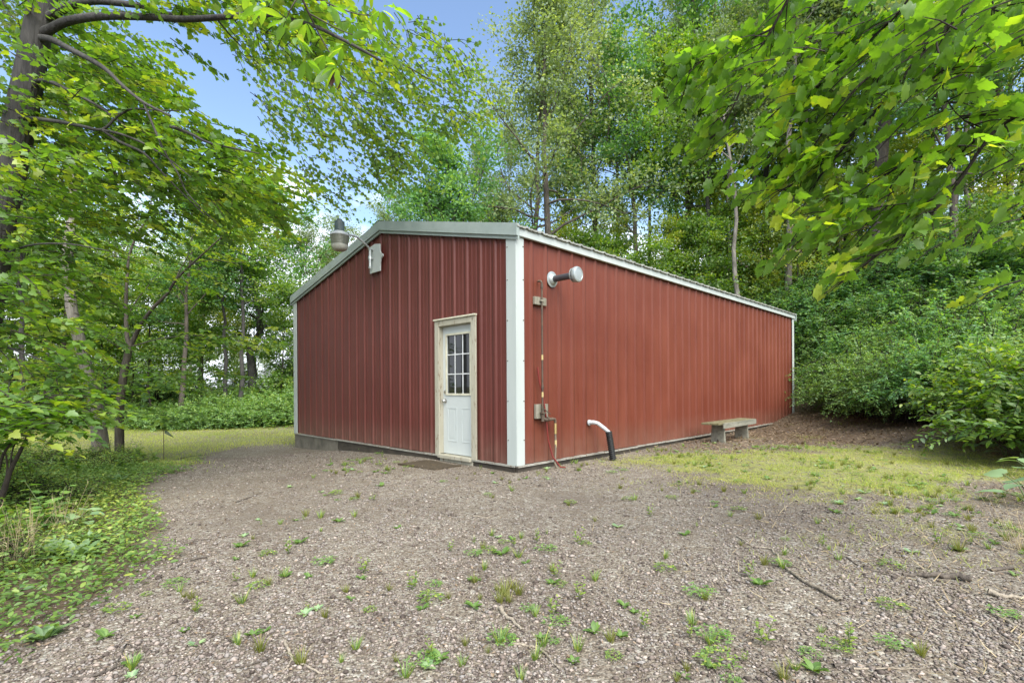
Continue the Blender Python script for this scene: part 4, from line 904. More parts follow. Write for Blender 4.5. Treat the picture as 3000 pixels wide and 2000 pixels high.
for i, (px_, d_, h_, k_) in enumerate([(-60, 16, 6, 'yng2'), (40, 19, 7, 'yng2'), (130, 17, 5.5, 'yng1'), (210, 21, 7, 'yng2'), (300, 19, 6, 'yng2'), (390, 22, 7, 'yng1'), (450, 20, 6, 'yng2'), (520, 24, 7, 'yng2'), (590, 22, 5.5, 'yng2'), (660, 26, 7, 'yng1'), (740, 27, 6.5, 'yng2'), (830, 23, 6, 'yng2'), (600, 30, 8, 'yng2'), (160, 27, 8, 'yng2'), (330, 30, 8, 'yng2')]):
    tree("field_sapling", ("yellow green" if k_ == 'yng1' else "fresh green") + " sapling among the trees beyond the lawn on the left", px_, d_, k_, h_, i*2.2, ("yellow green" if k_ == 'yng1' else "fresh green") + " saplings beyond the lawn")
for i, (x_, y_, k_, h_) in enumerate([(-17, 9, 'map1', 14), (-20, 13, 'map2', 14), (-15.5, 5, 'map2', 12), (-23, 7, 'map1', 15), (-19, 3, 'far', 12), (-25, 12, 'far', 14)]):
    tree("field_tree", "green tree beyond the left end of the lawn, mirrored in the door window", 0, 0, k_, h_, i*1.3, "trees past the left end of the lawn", (x_, y_))
for i, (px_, d_, h_, k_) in enumerate([(1340, 25, 7.4, 'yng1'), (1410, 27, 7.8, 'yng1'), (1480, 26, 7, 'yng1'), (1660, 25, 8.5, 'yng1'), (1800, 27, 9, 'yng1'), (2140, 26, 8, 'yng1'), (2340, 22, 7.5, 'yng1'), (2430, 23, 7, 'yng1'), (2400, 26, 9, 'yng1'), (2560, 23, 8, 'yng2'), (2650, 21, 7.5, 'yng1'), (2960, 18, 7, 'yng1'), (2100, 30, 10, 'yng2'),
        (1900, 22.5, 6.5, 'yng2'), (1700, 25, 8, 'yng2'), (1790, 24, 7.5, 'yng2'), (1950, 24, 7.5, 'yng1'), (2020, 24, 7, 'yng2'), (2090, 23, 7, 'yng2'), (2160, 24.5, 7.5, 'yng2'), (2240, 23, 7, 'yng1'), (2300, 30, 10, 'yng1'), (2500, 29, 10, 'yng2'), (1580, 28, 8, 'yng2'), (2700, 28, 10, 'yng1'), (1150, 25, 6.5, 'yng1'), (1060, 24, 6, 'yng2'), (2050, 34, 11, 'yng1'), (2200, 33, 11, 'yng2'), (2900, 25, 10, 'yng1'), (3080, 14, 6.5, 'yng2')]):
    tree("understory_tree", "thin understory tree with " + ("yellow green" if k_ == 'yng1' else "fresh green") + " tiers of leaves in the wood", px_, d_, k_, h_, i*2.1, ("yellow green" if k_ == 'yng1' else "fresh green") + " understory trees in the wood")

# ------------------------------------------------------------------ shrubs on the bank
def grow_shrub(seed, R, H, ns, nl, size, wild=.5, low=0.0):
    """arching stems with paired leaves on side shoots, filling the whole height"""
    rng = np.random.default_rng(seed); st = []; P, A, N = [], [], []
    for i in range(ns):
        a = rng.uniform(0, 6.283); out = R*math.sqrt(rng.random())*1.0; h = H*(1-.62*(out/R)**2)*rng.uniform(.55, 1.12); b = np.array([math.cos(a), math.sin(a), 0])
        b0 = b*out*.35*rng.random()
        pts = smooth_path([b0 - UP*.15, b0 + b*out*.25 + UP*h*.55, b0 + b*out*.62 + UP*h, b0 + b*out*1.02 + UP*h*rng.uniform(.68, .92)] + rng.normal(0, .05, (4, 3)), 4)
        st.append((pts, taper(len(pts), .013, .003), 4)); L = len(pts)
        for q in range(9):
            k = rng.uniform(.15 if low else .3, 1)*(L-1.01); j = int(k); p = pts[j] + (pts[j+1]-pts[j])*(k-j)
            d = nrm(pts[j+1]-pts[j] + rng.normal(0, wild, 3) + np.array([b[0]*.4, b[1]*.4, -.05])); Ls = rng.uniform(.22, .55)
            st.append((np.array([p, p+d*Ls*.5, p+d*Ls-UP*.06*Ls]), (.004, .003, .002), 3))
            t = np.linspace(.08, 1, nl); base = p + d*(Ls*t)[:, None] - UP*(.06*Ls*t*t)[:, None]
            sd = nrm(np.cross(d, UP) + rng.normal(0, .2, 3)); sg = np.where(np.arange(nl) % 2 == 0, 1, -1)[:, None]
            P.append(base); A.append(nrm(d*.45 + sd*sg + rng.normal(0, .25, (nl, 3)) - UP*.18)); N.append(UP + rng.normal(0, .35, (nl, 3)) + b*.25)
    P, A, N = np.concatenate(P), np.concatenate(A), np.concatenate(N); n = len(P)
    m = P[:, 2] > .02; P, A, N = P[m], A[m], N[m]; n = len(P)
    return st, P, A, N, size*rng.uniform(.6, 1.25, n), np.clip(rng.normal(.45, .18, n) + .15*(P[:, 2]/H-.5), 0, 1)
SHR = {}
def shrub_kind(key, leaf, tmpl, *a, **k):
    st, P, A, N, Sz, ti = grow_shrub(*a, **k)
    SHR[key] = (tubes_mesh(key+"_stems", st, M['bark_thin']), leaf_mesh(key+"_leaves", P, A, N, Sz, tmpl, ti, M[leaf]))
shrub_kind('s1', 'lf_shrub', T_OVAL, 51, 1.5, 2.1, 88, 15, .070)
shrub_kind('s2', 'lf_shrub', T_OVAL, 52, 1.7, 1.8, 92, 15, .070, wild=.7)
shrub_kind('s3', 'lf_dark', T_QUAD, 53, 1.6, 2.4, 95, 15, .078)
shrub_kind('s4', 'lf_maple', T_OVAL, 54, 1.2, 1.7, 70, 12, .105)
shrub_kind('b1', 'lf_shrub', T_QUAD, 55, 1.1, .75, 70, 13, .075, low=1)
shrub_kind('b2', 'lf_weed', T_OVAL, 56, .6, .55, 34, 9, .060, low=1)
def shrub(name, label, xy, key, s=1.0, rz=0.0, group=None, sz=None):
    x, y = xy; t = thing(name, label, "shrub", (x, y, float(gz(x, y))-.03), rz, group); t.scale = (s, s, sz or s)
    part("stems", SHR[key][0], t); part("foliage", SHR[key][1], t); return t
front = [(2475, 1214, 's2', .62), (2500, 1232, 's1', .8), (2570, 1246, 's2', .85), (2655, 1260, 's1', .85), (2745, 1266, 's3', .82), (2850, 1260, 's1', .8)]
for i, (px_, py_, k_, s_) in enumerate(front):
    g_ = G(px_, py_); d_ = nrm(np.array([g_[0], g_[1]])); p_ = np.array([g_[0], g_[1]]) + d_*1.5*s_
    shrub("wild_shrub", "dense dark green shrub in the front row of the bank right of the shed", p_, k_, s_, i*1.3, "front row shrubs on the bank")
for i, (px_, d_, k_, s_) in enumerate([(2445, 17.2, 's1', .85), (2500, 15.6, 's3', .9), (2540, 14.4, 's2', 1.1), (2660, 13.6, 's1', 1.1), (2780, 12.6, 's3', 1.1), (2900, 12.0, 's1', 1.1), (2440, 19.2, 's2', .95), (2480, 17.4, 's1', 1.2), (2600, 16.6, 's3', 1.2), (2730, 15.6, 's1', 1.3), (2860, 14.6, 's2', 1.3), (2990, 13.8, 's3', 1.3), (3110, 12.0, 's1', 1.2)]):
    a_, _ = ray(px_, 1131); shrub("wild_shrub", "leafy green shrub higher on the bank behind the front row right of the shed", (a_*d_, d_), k_, s_, i*1.9+.5, "upper shrubs on the bank")
for i, (px_, d_, s_, lb) in enumerate([(2985, 8.0, 1.0, "bright yellow green broad leaved shrub nearest the right edge"), (3080, 6.9, .95, "broad leaved shrub mostly cut off by the right edge"), (2935, 9.6, .95, "bright broad leaved shrub just behind the one at the right edge")]):
    a_, _ = ray(px_, 1131); shrub("broadleaf_shrub", lb, (a_*d_, d_), 's4', s_, i*2.0)
for i, (px_, d_) in enumerate([(2370, 20), (2450, 19.5), (2330, 21), (2420, 21.5), (2520, 20), (2580, 18.5), (2710, 17.6), (2830, 16.8), (2680, 20.5), (2800, 20), (2560, 24), (2660, 25.5), (2940, 22.5), (2400, 26), (2760, 23.5), (2890, 19), (3010, 18), (2630, 22), (2640, 19), (2770, 18.4), (2900, 17), (3030, 16), (2360, 24.5), (2470, 24), (2600, 23), (2730, 22), (2870, 21), (3000, 20), (2300, 27), (2420, 28), (2560, 27.5), (2700, 26.5), (2850, 25.5), (2250, 23.5), (2180, 26), (2120, 23), (2020, 25), (1930, 24.5), (2080, 29), (2200, 31), (2330, 32), (2480, 33), (2640, 32), (2800, 31), (2960, 28), (1850, 28), (1980, 31)]):
    a_, _ = ray(px_, 1131); shrub("woodland_shrub", "shrub among the trees on the shaded wooded slope behind the bank", (a_*d_, d_), ('s3', 's3', 's2')[i % 3], 1.25+.4*((i*7) % 5)/5, i*1.1, "woodland shrubs on the slope")
# low brambles along the far side of the lawn
for i, (px_, d_, s_) in enumerate([(845, 17.2, 1.2), (800, 17.0, 1.2), (750, 16.8, 1.1), (700, 16.6, 1.1), (650, 16.3, 1.1), (600, 16.1, 1.0), (550, 15.9, 1.0), (500, 16, 1.0), (880, 18.5, 1.5), (820, 19, 1.5), (760, 18.8, 1.5), (700, 18.6, 1.3), (640, 18.4, 1.3), (570, 18, 1.2), (440, 16.4, 1.0), (380, 17, 1.1), (300, 17.5, 1.1), (210, 17, 1.1), (120, 17, 1.1), (20, 16, 1.1), (-80, 14, 1.2), (860, 20.5, 1.7), (780, 21, 1.7), (680, 20.6, 1.6)]):
    a_, _ = ray(px_, 1131); shrub("bramble_bush", "low pale green bramble at the far edge of the sunny lawn", (a_*(d_+1.5), d_+1.5), 'b1', s_*.85, i*1.7, "brambles along the far lawn edge")

for i, (px_, d_, s_) in enumerate([(-120, 22, 1.3), (-10, 25, 1.4), (90, 24, 1.3), (190, 26, 1.4), (290, 25, 1.2), (380, 28, 1.4), (460, 26, 1.2), (540, 29, 1.0), (680, 30, .9), (820, 29, 1.1), (880, 26, 1.5), (930, 30, 1.7)]):
    a_, _ = ray(px_, 1131); shrub("field_bush", "rounded pale bush among the trees past the brambles on the left", (a_*d_, d_), ('s1', 's2')[i % 2], s_, i*1.3, "bushes past the brambles")

# ------------------------------------------------------------------ weeds and undergrowth
def weed_kind(key, kindof, seed, mat):
    rng = np.random.default_rng(seed); P, A, N, Sz = [], [], [], []; st = []
    if kindof == 'rosette':
        tm = T_OVAL
        for k in range(11):
            a = k*2.399+rng.normal(0, .2); P.append((.006*math.cos(a), .006*math.sin(a), .006)); A.append((math.cos(a), math.sin(a), rng.uniform(.15, .7))); N.append((-.3*math.cos(a), -.3*math.sin(a), 1)); Sz.append(rng.uniform(.055, .11))
    elif kindof == 'tuft':
        tm = T_BLADE
        for k in range(46):
            a = rng.uniform(0, 6.28); r_ = .03*rng.random(); P.append((r_*math.cos(a), r_*math.sin(a), 0)); A.append((.55*math.cos(a)*rng.random(), .55*math.sin(a)*rng.random(), 1)); N.append((math.cos(a), math.sin(a), .2)); Sz.append(rng.uniform(.05, .13))
    elif kindof == 'clover':
        tm = T_OVAL
        for k in range(42):
            a = rng.uniform(0, 6.28); r_ = .11*math.sqrt(rng.random()); c = np.array((r_*math.cos(a), r_*math.sin(a), rng.uniform(.012, .055)*(1.2-r_*6)+.012)); a0 = rng.uniform(0, 6.28)
            for q in range(3): P.append(c); A.append((math.cos(a0+q*2.09), math.sin(a0+q*2.09), .1)); N.append(UP+rng.normal(0, .25, 3)); Sz.append(rng.uniform(.018, .030))
    elif kindof == 'stalk':
        tm = T_OVAL
        for s_ in range(3):
            a = rng.uniform(0, 6.28); top = np.array((.05*math.cos(a), .05*math.sin(a), rng.uniform(.12, .2))); st.append((np.array([(0, 0, 0), top*.6, top]), (.003, .002, .001), 3))
            for k in range(8):
                t = .2+.8*k/7; a2 = k*2.2+a; P.append(top*t); A.append((math.cos(a2), math.sin(a2), .35)); N.append(UP+rng.normal(0, .2, 3)); Sz.append(rng.uniform(.035, .06)*(1.15-.5*t))
    elif kindof == 'tall':
        tm = T_HEART
        for s_ in range(4):
            a = rng.uniform(0, 6.28); h = rng.uniform(.25, .5); top = np.array((.14*math.cos(a), .14*math.sin(a), h)); st.append((np.array([(0, 0, 0), (top[0]*.4, top[1]*.4, h*.6), top]), (.005, .004, .002), 4))
            for k in range(11):
                t = .25+.75*k/10; a2 = k*2.4+a; p = np.array([top[0]*t*t, top[1]*t*t, h*t]); P.append(p+.02*np.array([math.cos(a2), math.sin(a2), 0])); A.append((math.cos(a2), math.sin(a2), .05)); N.append(UP+rng.normal(0, .25, 3)); Sz.append(rng.uniform(.07, .12)*(1.2-.5*t))
    elif kindof == 'hosta':
        tm = T_LONG
        for k in range(22):
            a = k*2.399; e = rng.uniform(.25, 1.3); P.append((.02*math.cos(a), .02*math.sin(a), .01)); A.append((math.cos(a), math.sin(a), e)); N.append((-.6*math.cos(a), -.6*math.sin(a), 1)); Sz.append(rng.uniform(.20, .36))
    elif kindof == 'burdock':
        tm = T_HEART
        for k in range(9):
            a = k*2.399+rng.normal(0, .2); h = rng.uniform(.12, .34); q = np.array((.25*math.cos(a)*rng.uniform(.5, 1.1), .25*math.sin(a)*rng.uniform(.5, 1.1), h)); st.append((np.array([(0, 0, 0), (q[0]*.4, q[1]*.4, h*.7), q]), (.008, .007, .005), 5))
            P.append(q); A.append((math.cos(a), math.sin(a), -.1)); N.append(UP*1.0+rng.normal(0, .25, 3)+np.array((math.cos(a), math.sin(a), 0))*.3); Sz.append(rng.uniform(.22, .34))
    elif kindof == 'dry':
        tm = T_BLADE
        for k in range(30):
            a = rng.uniform(0, 6.28); r_ = .10*rng.random(); h = rng.uniform(.35, .75); b = np.array((r_*math.cos(a), r_*math.sin(a), 0)); top = b+np.array((.18*rng.normal(), .18*rng.normal(), h)); st.append((np.array([b, (b+top)/2+rng.normal(0, .015, 3), top]), (.0022, .0018, .001), 3))
            for q in range(3): P.append(b+(top-b)*rng.uniform(.6, 1)); A.append(rng.normal(0, .6, 3)+UP*.5); N.append(rng.normal(0, 1, 3)); Sz.append(rng.uniform(.04, .09))
    P = np.array(P, float); rngt = np.random.default_rng(seed+1)
    out = [("leaves", leaf_mesh(key+"_leaves", P, np.array(A, float), np.array(N, float), np.array(Sz), tm, np.clip(rngt.normal(.5, .2, len(P)), 0, 1), M[mat]))]
    if st: out.append(("stalks", tubes_mesh(key+"_stalks", st, M['straw_stalk'] if kindof == 'dry' else M['bark_green'])))
    return out
M['bark_green'] = plain('green_stem', (.10, .14, .045), .7); M['straw_stalk'] = plain('straw_stem', (.42, .34, .20), .8)
WK = {}
for key, kd_, sd_, mt in (('ros1', 'rosette', 61, 'lf_weed'), ('ros2', 'rosette', 62, 'lf_burdock'), ('tuft1', 'tuft', 63, 'tuft'), ('tuft2', 'tuft', 64, 'lf_weed'), ('clo1', 'clover', 65, 'lf_weed'), ('clo2', 'clover', 66, 'lf_shrub'), ('stk1', 'stalk', 67, 'lf_weed'),
                          ('tall1', 'tall', 68, 'lf_maple'), ('tall2', 'tall', 69, 'lf_shrub'), ('hosta', 'hosta', 70, 'lf_hosta'), ('burdock', 'burdock', 71, 'lf_burdock'), ('dry', 'dry', 72, 'straw')):
    WK[key] = weed_kind(key, kd_, sd_, mt)
def weed(name, label, xy, key, s, rz, group=None, cat_="weed"):
    x, y = float(xy[0]), float(xy[1]); z = float(gz(x, y)); parts_ = WK[key]
    if len(parts_) == 1:
        o = part(name, parts_[0][1]); o.location = (x, y, z); o.rotation_euler = (0, 0, rz); o.scale = (s, s, s); return tag(o, label, cat_, group)
    t = thing(name, label, cat_, (x, y, z), rz, group); t.scale = (s, s, s)
    for nme, me_ in parts_: part(nme, me_, t)
    return t
WN_ = {'ros1': ("weed_rosette", "flat rosette weed of bright green leaves growing in the gravel"), 'ros2': ("weed_rosette", "flat rosette weed with pale bluish green leaves growing in the gravel"), 'tuft1': ("grass_tuft", "small yellowish grass tuft growing in the gravel"),
       'tuft2': ("grass_tuft", "small bright green grass tuft growing in the gravel"), 'clo1': ("clover_patch", "low mat of light green clover in the gravel"), 'clo2': ("clover_patch", "low mat of dark green clover in the gravel"), 'stk1': ("weed_seedling", "small upright leafy weed seedling in the gravel")}
GW = {'ros1': "bright rosette weeds in the gravel", 'ros2': "pale rosette weeds in the gravel", 'tuft1': "yellowish grass tufts in the gravel", 'tuft2': "green grass tufts in the gravel", 'clo1': "light clover mats in the gravel", 'clo2': "dark clover mats in the gravel", 'stk1': "leafy seedlings in the gravel"}
rng = np.random.default_rng(77)
for px_, py_, k_, s_ in [(835, 1690, 'ros1', 1.2), (1065, 1680, 'stk1', 1.3), (1060, 1695, 'ros1', 1.0), (895, 1800, 'ros2', 1.2), (930, 1785, 'ros2', .9), (740, 1690, 'tuft2', 1.2), (755, 1720, 'clo1', 1.1), (905, 1690, 'ros1', 1.0), (740, 1860, 'ros1', 1.1), (775, 1850, 'ros1', .8), (575, 1890, 'ros2', 1.0), (540, 1850, 'ros1', .9), (310, 1865, 'ros1', 1.4), (385, 1960, 'tuft2', 1.4), (385, 1945, 'ros1', 1.1), (340, 1790, 'clo1', 1.2), (395, 1810, 'ros1', .9),
        (1030, 1755, 'ros1', .8), (1210, 1710, 'ros1', .9), (1270, 1715, 'clo2', .9), (1430, 1618, 'clo1', 1.2), (1415, 1605, 'tuft1', 1.3), (1450, 1615, 'ros1', .9), (1385, 1625, 'clo2', 1.1), (1440, 1570, 'tuft2', 1.3), (1460, 1575, 'ros2', .9), (1502, 1580, 'ros1', 1.0), (1505, 1600, 'stk1', .9), (1322, 1615, 'stk1', .9), (1380, 1700, 'ros1', 1.0), (1400, 1700, 'ros1', .8), (1630, 1690, 'stk1', 1.1), (1620, 1675, 'tuft1', 1.2), (1640, 1715, 'clo1', .8), (1480, 1745, 'tuft1', 2.0), (1520, 1740, 'tuft1', 1.6), (1465, 1765, 'tuft1', 1.4), (1500, 1725, 'tuft1', 1.5),
        (1570, 1805, 'tuft2', 1.2), (1622, 1805, 'stk1', 1.2), (1700, 1755, 'stk1', 1.3), (1745, 1700, 'tuft2', 1.4), (1830, 1775, 'ros1', 1.1), (1858, 1795, 'ros1', .9), (1950, 1635, 'tuft2', 1.3), (1540, 1650, 'ros1', .9), (1290, 1930, 'ros1', 1.4), (1255, 1955, 'ros2', 1.1), (1590, 1890, 'tuft2', 1.5), (1585, 1870, 'ros1', 1.0), (1740, 1850, 'ros1', 1.3), (1790, 1880, 'tuft1', 1.3), (1820, 1865, 'ros1', 1.2), (1890, 1840, 'stk1', 1.0), (1680, 1940, 'ros1', 1.0), (1630, 1830, 'clo2', 1.1), (1470, 1880, 'clo2', 1.2), (2295, 1665, 'tuft2', 1.6), (2285, 1655, 'clo2', 1.1), (2195, 1690, 'stk1', 1.3), (2050, 1740, 'clo2', 1.5), (2065, 1755, 'tuft1', 1.2), (2030, 1830, 'tuft2', 1.5), (2090, 1870, 'clo2', 1.4), (2240, 1890, 'stk1', 1.4), (2100, 1940, 'clo1', 1.5), (2080, 1955, 'ros1', 1.1), (2330, 1960, 'tuft2', 1.1), (2450, 1900, 'clo1', 1.2), (2620, 1890, 'clo2', 1.2), (2490, 1900, 'stk1', 1.3), (2700, 1920, 'tuft1', 1.4), (2810, 1615, 'tuft1', 2.2), (2610, 1660, 'clo1', 1.3), (2165, 1495, 'clo1', 1.2), (2095, 1485, 'ros1', 1.1), (2050, 1420, 'tuft1', 1.6), (2180, 1445, 'tuft2', 1.6), (2120, 1440, 'tuft1', 1.7), (1840, 1465, 'clo1', 1.2), (1670, 1475, 'clo1', 1.2), (1665, 1480, 'tuft1', 1.1), (1300, 1412, 'clo2', .9), (1390, 1390, 'tuft1', 1.0), (1430, 1450, 'clo2', .9), (1470, 1405, 'tuft1', 1.2), (1095, 1465, 'stk1', .9), (1030, 1365, 'clo1', 1.0), (1110, 1330, 'clo2', 1.4), (1120, 1340, 'stk1', 1.2), (1210, 1368, 'tuft1', 1.0)]:
    g_ = G(px_, py_); nm, lb = WN_[k_]; weed(nm, lb, g_, k_, s_*(.42 if 'tuft' in k_ else .40 if 'ros' in k_ else .52), rng.uniform(0, 6.28), GW[k_])
cnt = 0
while cnt < 620:
    x = rng.uniform(-3.0, 6.2); y = rng.uniform(1.9, 10.0)
    if abs(x) > 1.1*y+.3: continue
    lx, ly = shed_local(x, y)
    if lx > -.1 and ly > -.12: continue
    w = .18 + .75*sstep(x + .25*(6-y), -.6, 3.0); w *= .12+1.7*sstep(vnoise(x, y, 1.1, 31), .45, .72)
    if x < xleft(y)+.2 or rng.random() > w: continue
    k_ = rng.choice(['ros1', 'ros2', 'tuft1', 'tuft2', 'clo1', 'clo2', 'stk1'], p=[.13, .06, .24, .19, .14, .09, .15]); nm, lb = WN_[k_]
    weed(nm, lb, (x, y), k_, rng.uniform(.28, .72), rng.uniform(0, 6.28), GW[k_]); cnt += 1
# plants by the walls
weed("leafy_weed", "leafy weed growing against the side wall left of the bench", G(2035, 1285), 'tall2', .55, .4)
weed("leafy_weed", "leafy weed growing at the foot of the gable wall left of the mat", G(1055, 1322), 'tall2', .38, 2.0)
# left verge
cnt = 0
while cnt < 110:
    y = rng.uniform(3.0, 9.6); x = xleft(y) - rng.uniform(.35, 3.6)
    if abs(x) > 1.12*y+.5: continue
    near = sstep(xleft(y)-x, .5, 1.4)
    k_ = rng.choice(['tall1', 'tall2', 'ros1', 'clo1', 'b']) if near > .3 else rng.choice(['clo1', 'ros1', 'stk1', 'tuft2'])
    if k_ == 'b':
        shrub("verge_plant", "bushy green plant in the shady verge left of the drive", (x, y), 'b2', rng.uniform(.4, .75), rng.uniform(0, 6.28), "bushy plants in the verge")
    else:
        nm, lb, gp = {'tall1': ("verge_weed", "tall light green heart leaved weed in the left verge", "light tall weeds in the verge"), 'tall2': ("verge_weed", "tall dark green heart leaved weed in the left verge", "dark tall weeds in the verge"), 'ros1': ("weed_rosette", "bright rosette weed at the left verge", "rosette weeds in the verge"), 'clo1': ("clover_patch", "light clover mat at the left verge", "clover mats in the verge"), 'stk1': ("weed_seedling", "leafy seedling at the edge of the left verge", "seedlings in the verge"), 'tuft2': ("grass_tuft", "green grass tuft at the edge of the left verge", "grass tufts in the verge")}[k_]
        weed(nm, lb, (x, y), k_, rng.uniform(.5, .95), rng.uniform(0, 6.28), gp)
    cnt += 1
for i, (px_, py_, s_, lb) in enumerate([(150, 1625, .5, "clump of long pale strap leaves beside the dry stalks"), (220, 1635, .6, "largest clump of long strap leaves at the left verge"), (345, 1415, .6, "clump of strap leaves below the forked young maple"), (250, 1590, .45, "small clump of strap leaves behind the largest one"), (130, 1870, .3, "clump of strap leaves low in the left corner")]):
    weed("strap_leaf_plant", lb, G(px_, py_), 'hosta', s_, i*1.1, None, "plant")
for i, (px_, py_, s_, lb) in enumerate([(70, 1660, .62, "tallest clump of dry straw stalks at the left edge"), (20, 1680, .60, "clump of dry straw stalks cut by the left edge"), (185, 1560, .5, "clump of dry straw stalks behind the strap leaves"), (2985, 1610, .5, "dry straw stalks at the right edge by the pale broad leaves"), (300, 1345, .6, "dry straw stalks at the foot of the forked young maple")]):
    weed("dry_stalk_clump", lb, G(px_, py_), 'dry', s_, i*1.3, None, "dry grass")
for i, (px_, py_, s_, lb) in enumerate([(3015, 1480, .85, "burdock with large pale leaves at the right edge"), (2850, 1312, .7, "broad leaved burdock below the bright shrub at the right"), (240, 1540, .4, "small broad leaved burdock in the left verge"), (3020, 1400, .8, "burdock behind the large pale one at the right edge"), (2945, 1335, .6, "low burdock between the two larger ones on the right")]):
    weed("burdock_plant", lb, G(px_, py_), 'burdock', s_, i*1.7, None, "plant")

# ------------------------------------------------------------------ ground cover that nobody could count
rng = np.random.default_rng(90)
def scatter(n, x0, x1, y0, y1, dens):
    x = rng.uniform(x0, x1, n); y = rng.uniform(y0, y1, n); lx, ly = shed_local(x, y)
    k = (rng.random(n) < dens(x, y)) & ~((lx > -.06) & (lx < 12.3) & (ly > -.06) & (ly < 7.4)) & (np.abs(x) < 1.15*y+1.0); return x[k], y[k]
def cover(name, x, y, h0, h1, s0, s1, tmpl, mat, upright, tmu=.5):
    n = len(x); P = np.stack([x, y, gz(x, y) + rng.uniform(h0, h1, n)], -1); a = rng.uniform(0, 6.283, n)
    A = np.stack([np.cos(a), np.sin(a), np.full(n, upright) + rng.normal(0, .25, n)], -1); N = UP*(1 if upright < 1 else .2) + rng.normal(0, .35, (n, 3))
    if upright >= 1: N = np.stack([np.cos(a), np.sin(a), np.full(n, .2)], -1)
    t = np.clip(rng.normal(tmu, .2, n) + .5*(vnoise(x, y, .8, 41)-.5), 0, 1)
    return tag(part(name, leaf_mesh(name, P, A, N, rng.uniform(s0, s1, n), tmpl, t, mat)), kind='stuff')
gx1, gy1 = scatter(190000, -26, 1, 7.4, 21, lambda x, y: np.clip(masks(x, y)[0], 0, 1)*.9*(x < 0))
cover("lawn_grass", gx1, gy1, -.005, .0, .055, .115, T_BLADE, M['grass'], 1.3)
gx2, gy2 = scatter(330000, .3, 9, 1.8, 13.5, lambda x, y: np.clip(masks(x, y)[0], 0, 1)**1.5*.8*np.clip(3.2*vnoise(x, y, 2.2, 61)*vnoise(x, y, 6.0, 62)-.18, .03, 1.3))
cover("yard_grass", gx2, gy2, -.005, .0, .028, .072, T_BLADE, M['grass'], 1.1)
gx3, gy3 = scatter(150000, -9, -1, 1.8, 10.2, lambda x, y: masks(x, y)[2]*.85)
cover("verge_groundcover", gx3, gy3, .005, .10, .022, .050, T_OVAL, M['lf_weed'], .15, .45)
gx4, gy4 = scatter(90000, 1.5, 16, 2, 20, lambda x, y: masks(x, y)[1]*.5*(1-.85*sstep(8-y, 0, 3)))
cover("leaf_litter", gx4, gy4, .003, .03, .03, .08, T_OVAL, M['deadleaf'], .0, .5)
gx5, gy5 = scatter(26000, -3.6, 5, 1.7, 9, lambda x, y: .10+.35*vnoise(x, y, 1.3, 44)+.3*sstep(x, 1, 4))
cover("fallen_bits", gx5, gy5, .004, .016, .010, .026, T_OVAL, M['deadleaf'], .05, .55)
gx7, gy7 = scatter(30000, .5, 9, 1.7, 12, lambda x, y: .05+.75*sstep(x+.3*(5-y), 1.2, 4.5)*(.2+vnoise(x, y, 1.2, 71)))
cover("straw_litter", gx7, gy7, .004, .014, .030, .095, T_BLADE, M['straw'], .02, .5)
gx6, gy6 = scatter(90000, -30, 34, 17, 46, lambda x, y: .8*sstep(np.hypot(x, y), 17, 20))
cover("forest_groundcover", gx6, gy6, .02, .45, .10, .20, T_QUAD, M['lf_shrub'], .1, .4)
# crushed stone: small angular pebbles, thinning with distance where they fall below what can be seen
def pebbles(n):
    y = 1.55 + (10.4-1.55)*rng.random(n)**1.9; x = rng.uniform(-1, 1, n)*(1.1*y+.3)
    lx, ly = shed_local(x, y); lt = masks(x, y)
    k = (x > xleft(y)-.15) & ~((lx > -.05) & (ly > -.05)) & (rng.random(n) > .85*np.clip(lt[0], 0, 1)) & (rng.random(n) > .55*lt[1]) & (rng.random(n) < .10+1.2*vnoise(x, y, .9, 51)*vnoise(x, y, 3.1, 52)*2)
    return x[k], y[k]
x, y = pebbles(200000); n = len(x)
ico = np.array([(-1, 0, .0), (1, 0, 0), (0, -1, 0), (0, 1, 0), (0, 0, 1), (0, 0, -1), (.62, .62, .4), (-.62, .62, .3), (.62, -.62, .3), (-.62, -.62, .45)])
F_ = np.array([(4, 6, 3), (4, 1, 6), (4, 3, 7), (4, 7, 0), (4, 0, 9), (4, 9, 2), (4, 2, 8), (4, 8, 1), (5, 3, 6), (5, 6, 1), (5, 7, 3), (5, 0, 7), (5, 9, 0), (5, 2, 9), (5, 8, 2), (5, 1, 8)])
T = ico[None]*rng.uniform(.72, 1.2, (n, 10, 3)); sz = np.clip(rng.lognormal(math.log(.0046), .45, n), .0022, .017)*(1+.05*y)
T *= np.stack([rng.uniform(.8, 1.35, n), rng.uniform(.7, 1.1, n), rng.uniform(.45, .8, n)], -1)[:, None]*sz[:, None, None]
a = rng.uniform(0, 6.283, n); ca_, sa_ = np.cos(a)[:, None], np.sin(a)[:, None]
V = np.stack([T[..., 0]*ca_-T[..., 1]*sa_ + x[:, None], T[..., 0]*sa_+T[..., 1]*ca_ + y[:, None], T[..., 2] + (gz(x, y)+sz*.25)[:, None]], -1).reshape(-1, 3)
FF = (F_[None] + (np.arange(n)*10)[:, None, None]).reshape(-1, 3)
pm, pt, po = nodes('crushed_stone')
at = nd(pt, "ShaderNodeAttribute", attribute_name="tint")
rp = ramp(pt, at.outputs['Fac'], [(0, (.065, .052, .044)), (.25, (.145, .120, .102)), (.5, (.245, .208, .180)), (.7, (.27, .255, .235)), (.86, (.34, .285, .24)), (1, (.46, .41, .355))])
pn = nd(pt, "ShaderNodeTexNoise", {0: nd(pt, "ShaderNodeTexCoord").outputs['Object'], 'Scale': 60.0, 'Detail': 3.0})
pmx = nd(pt, "ShaderNodeMix", {0: 1.0, 6: rp.outputs[0], 7: ramp(pt, pn.outputs[0], [(.3, (.7, .7, .7)), (.7, (1.15, 1.12, 1.1))]).outputs[0]}, data_type='RGBA', blend_type='MULTIPLY')
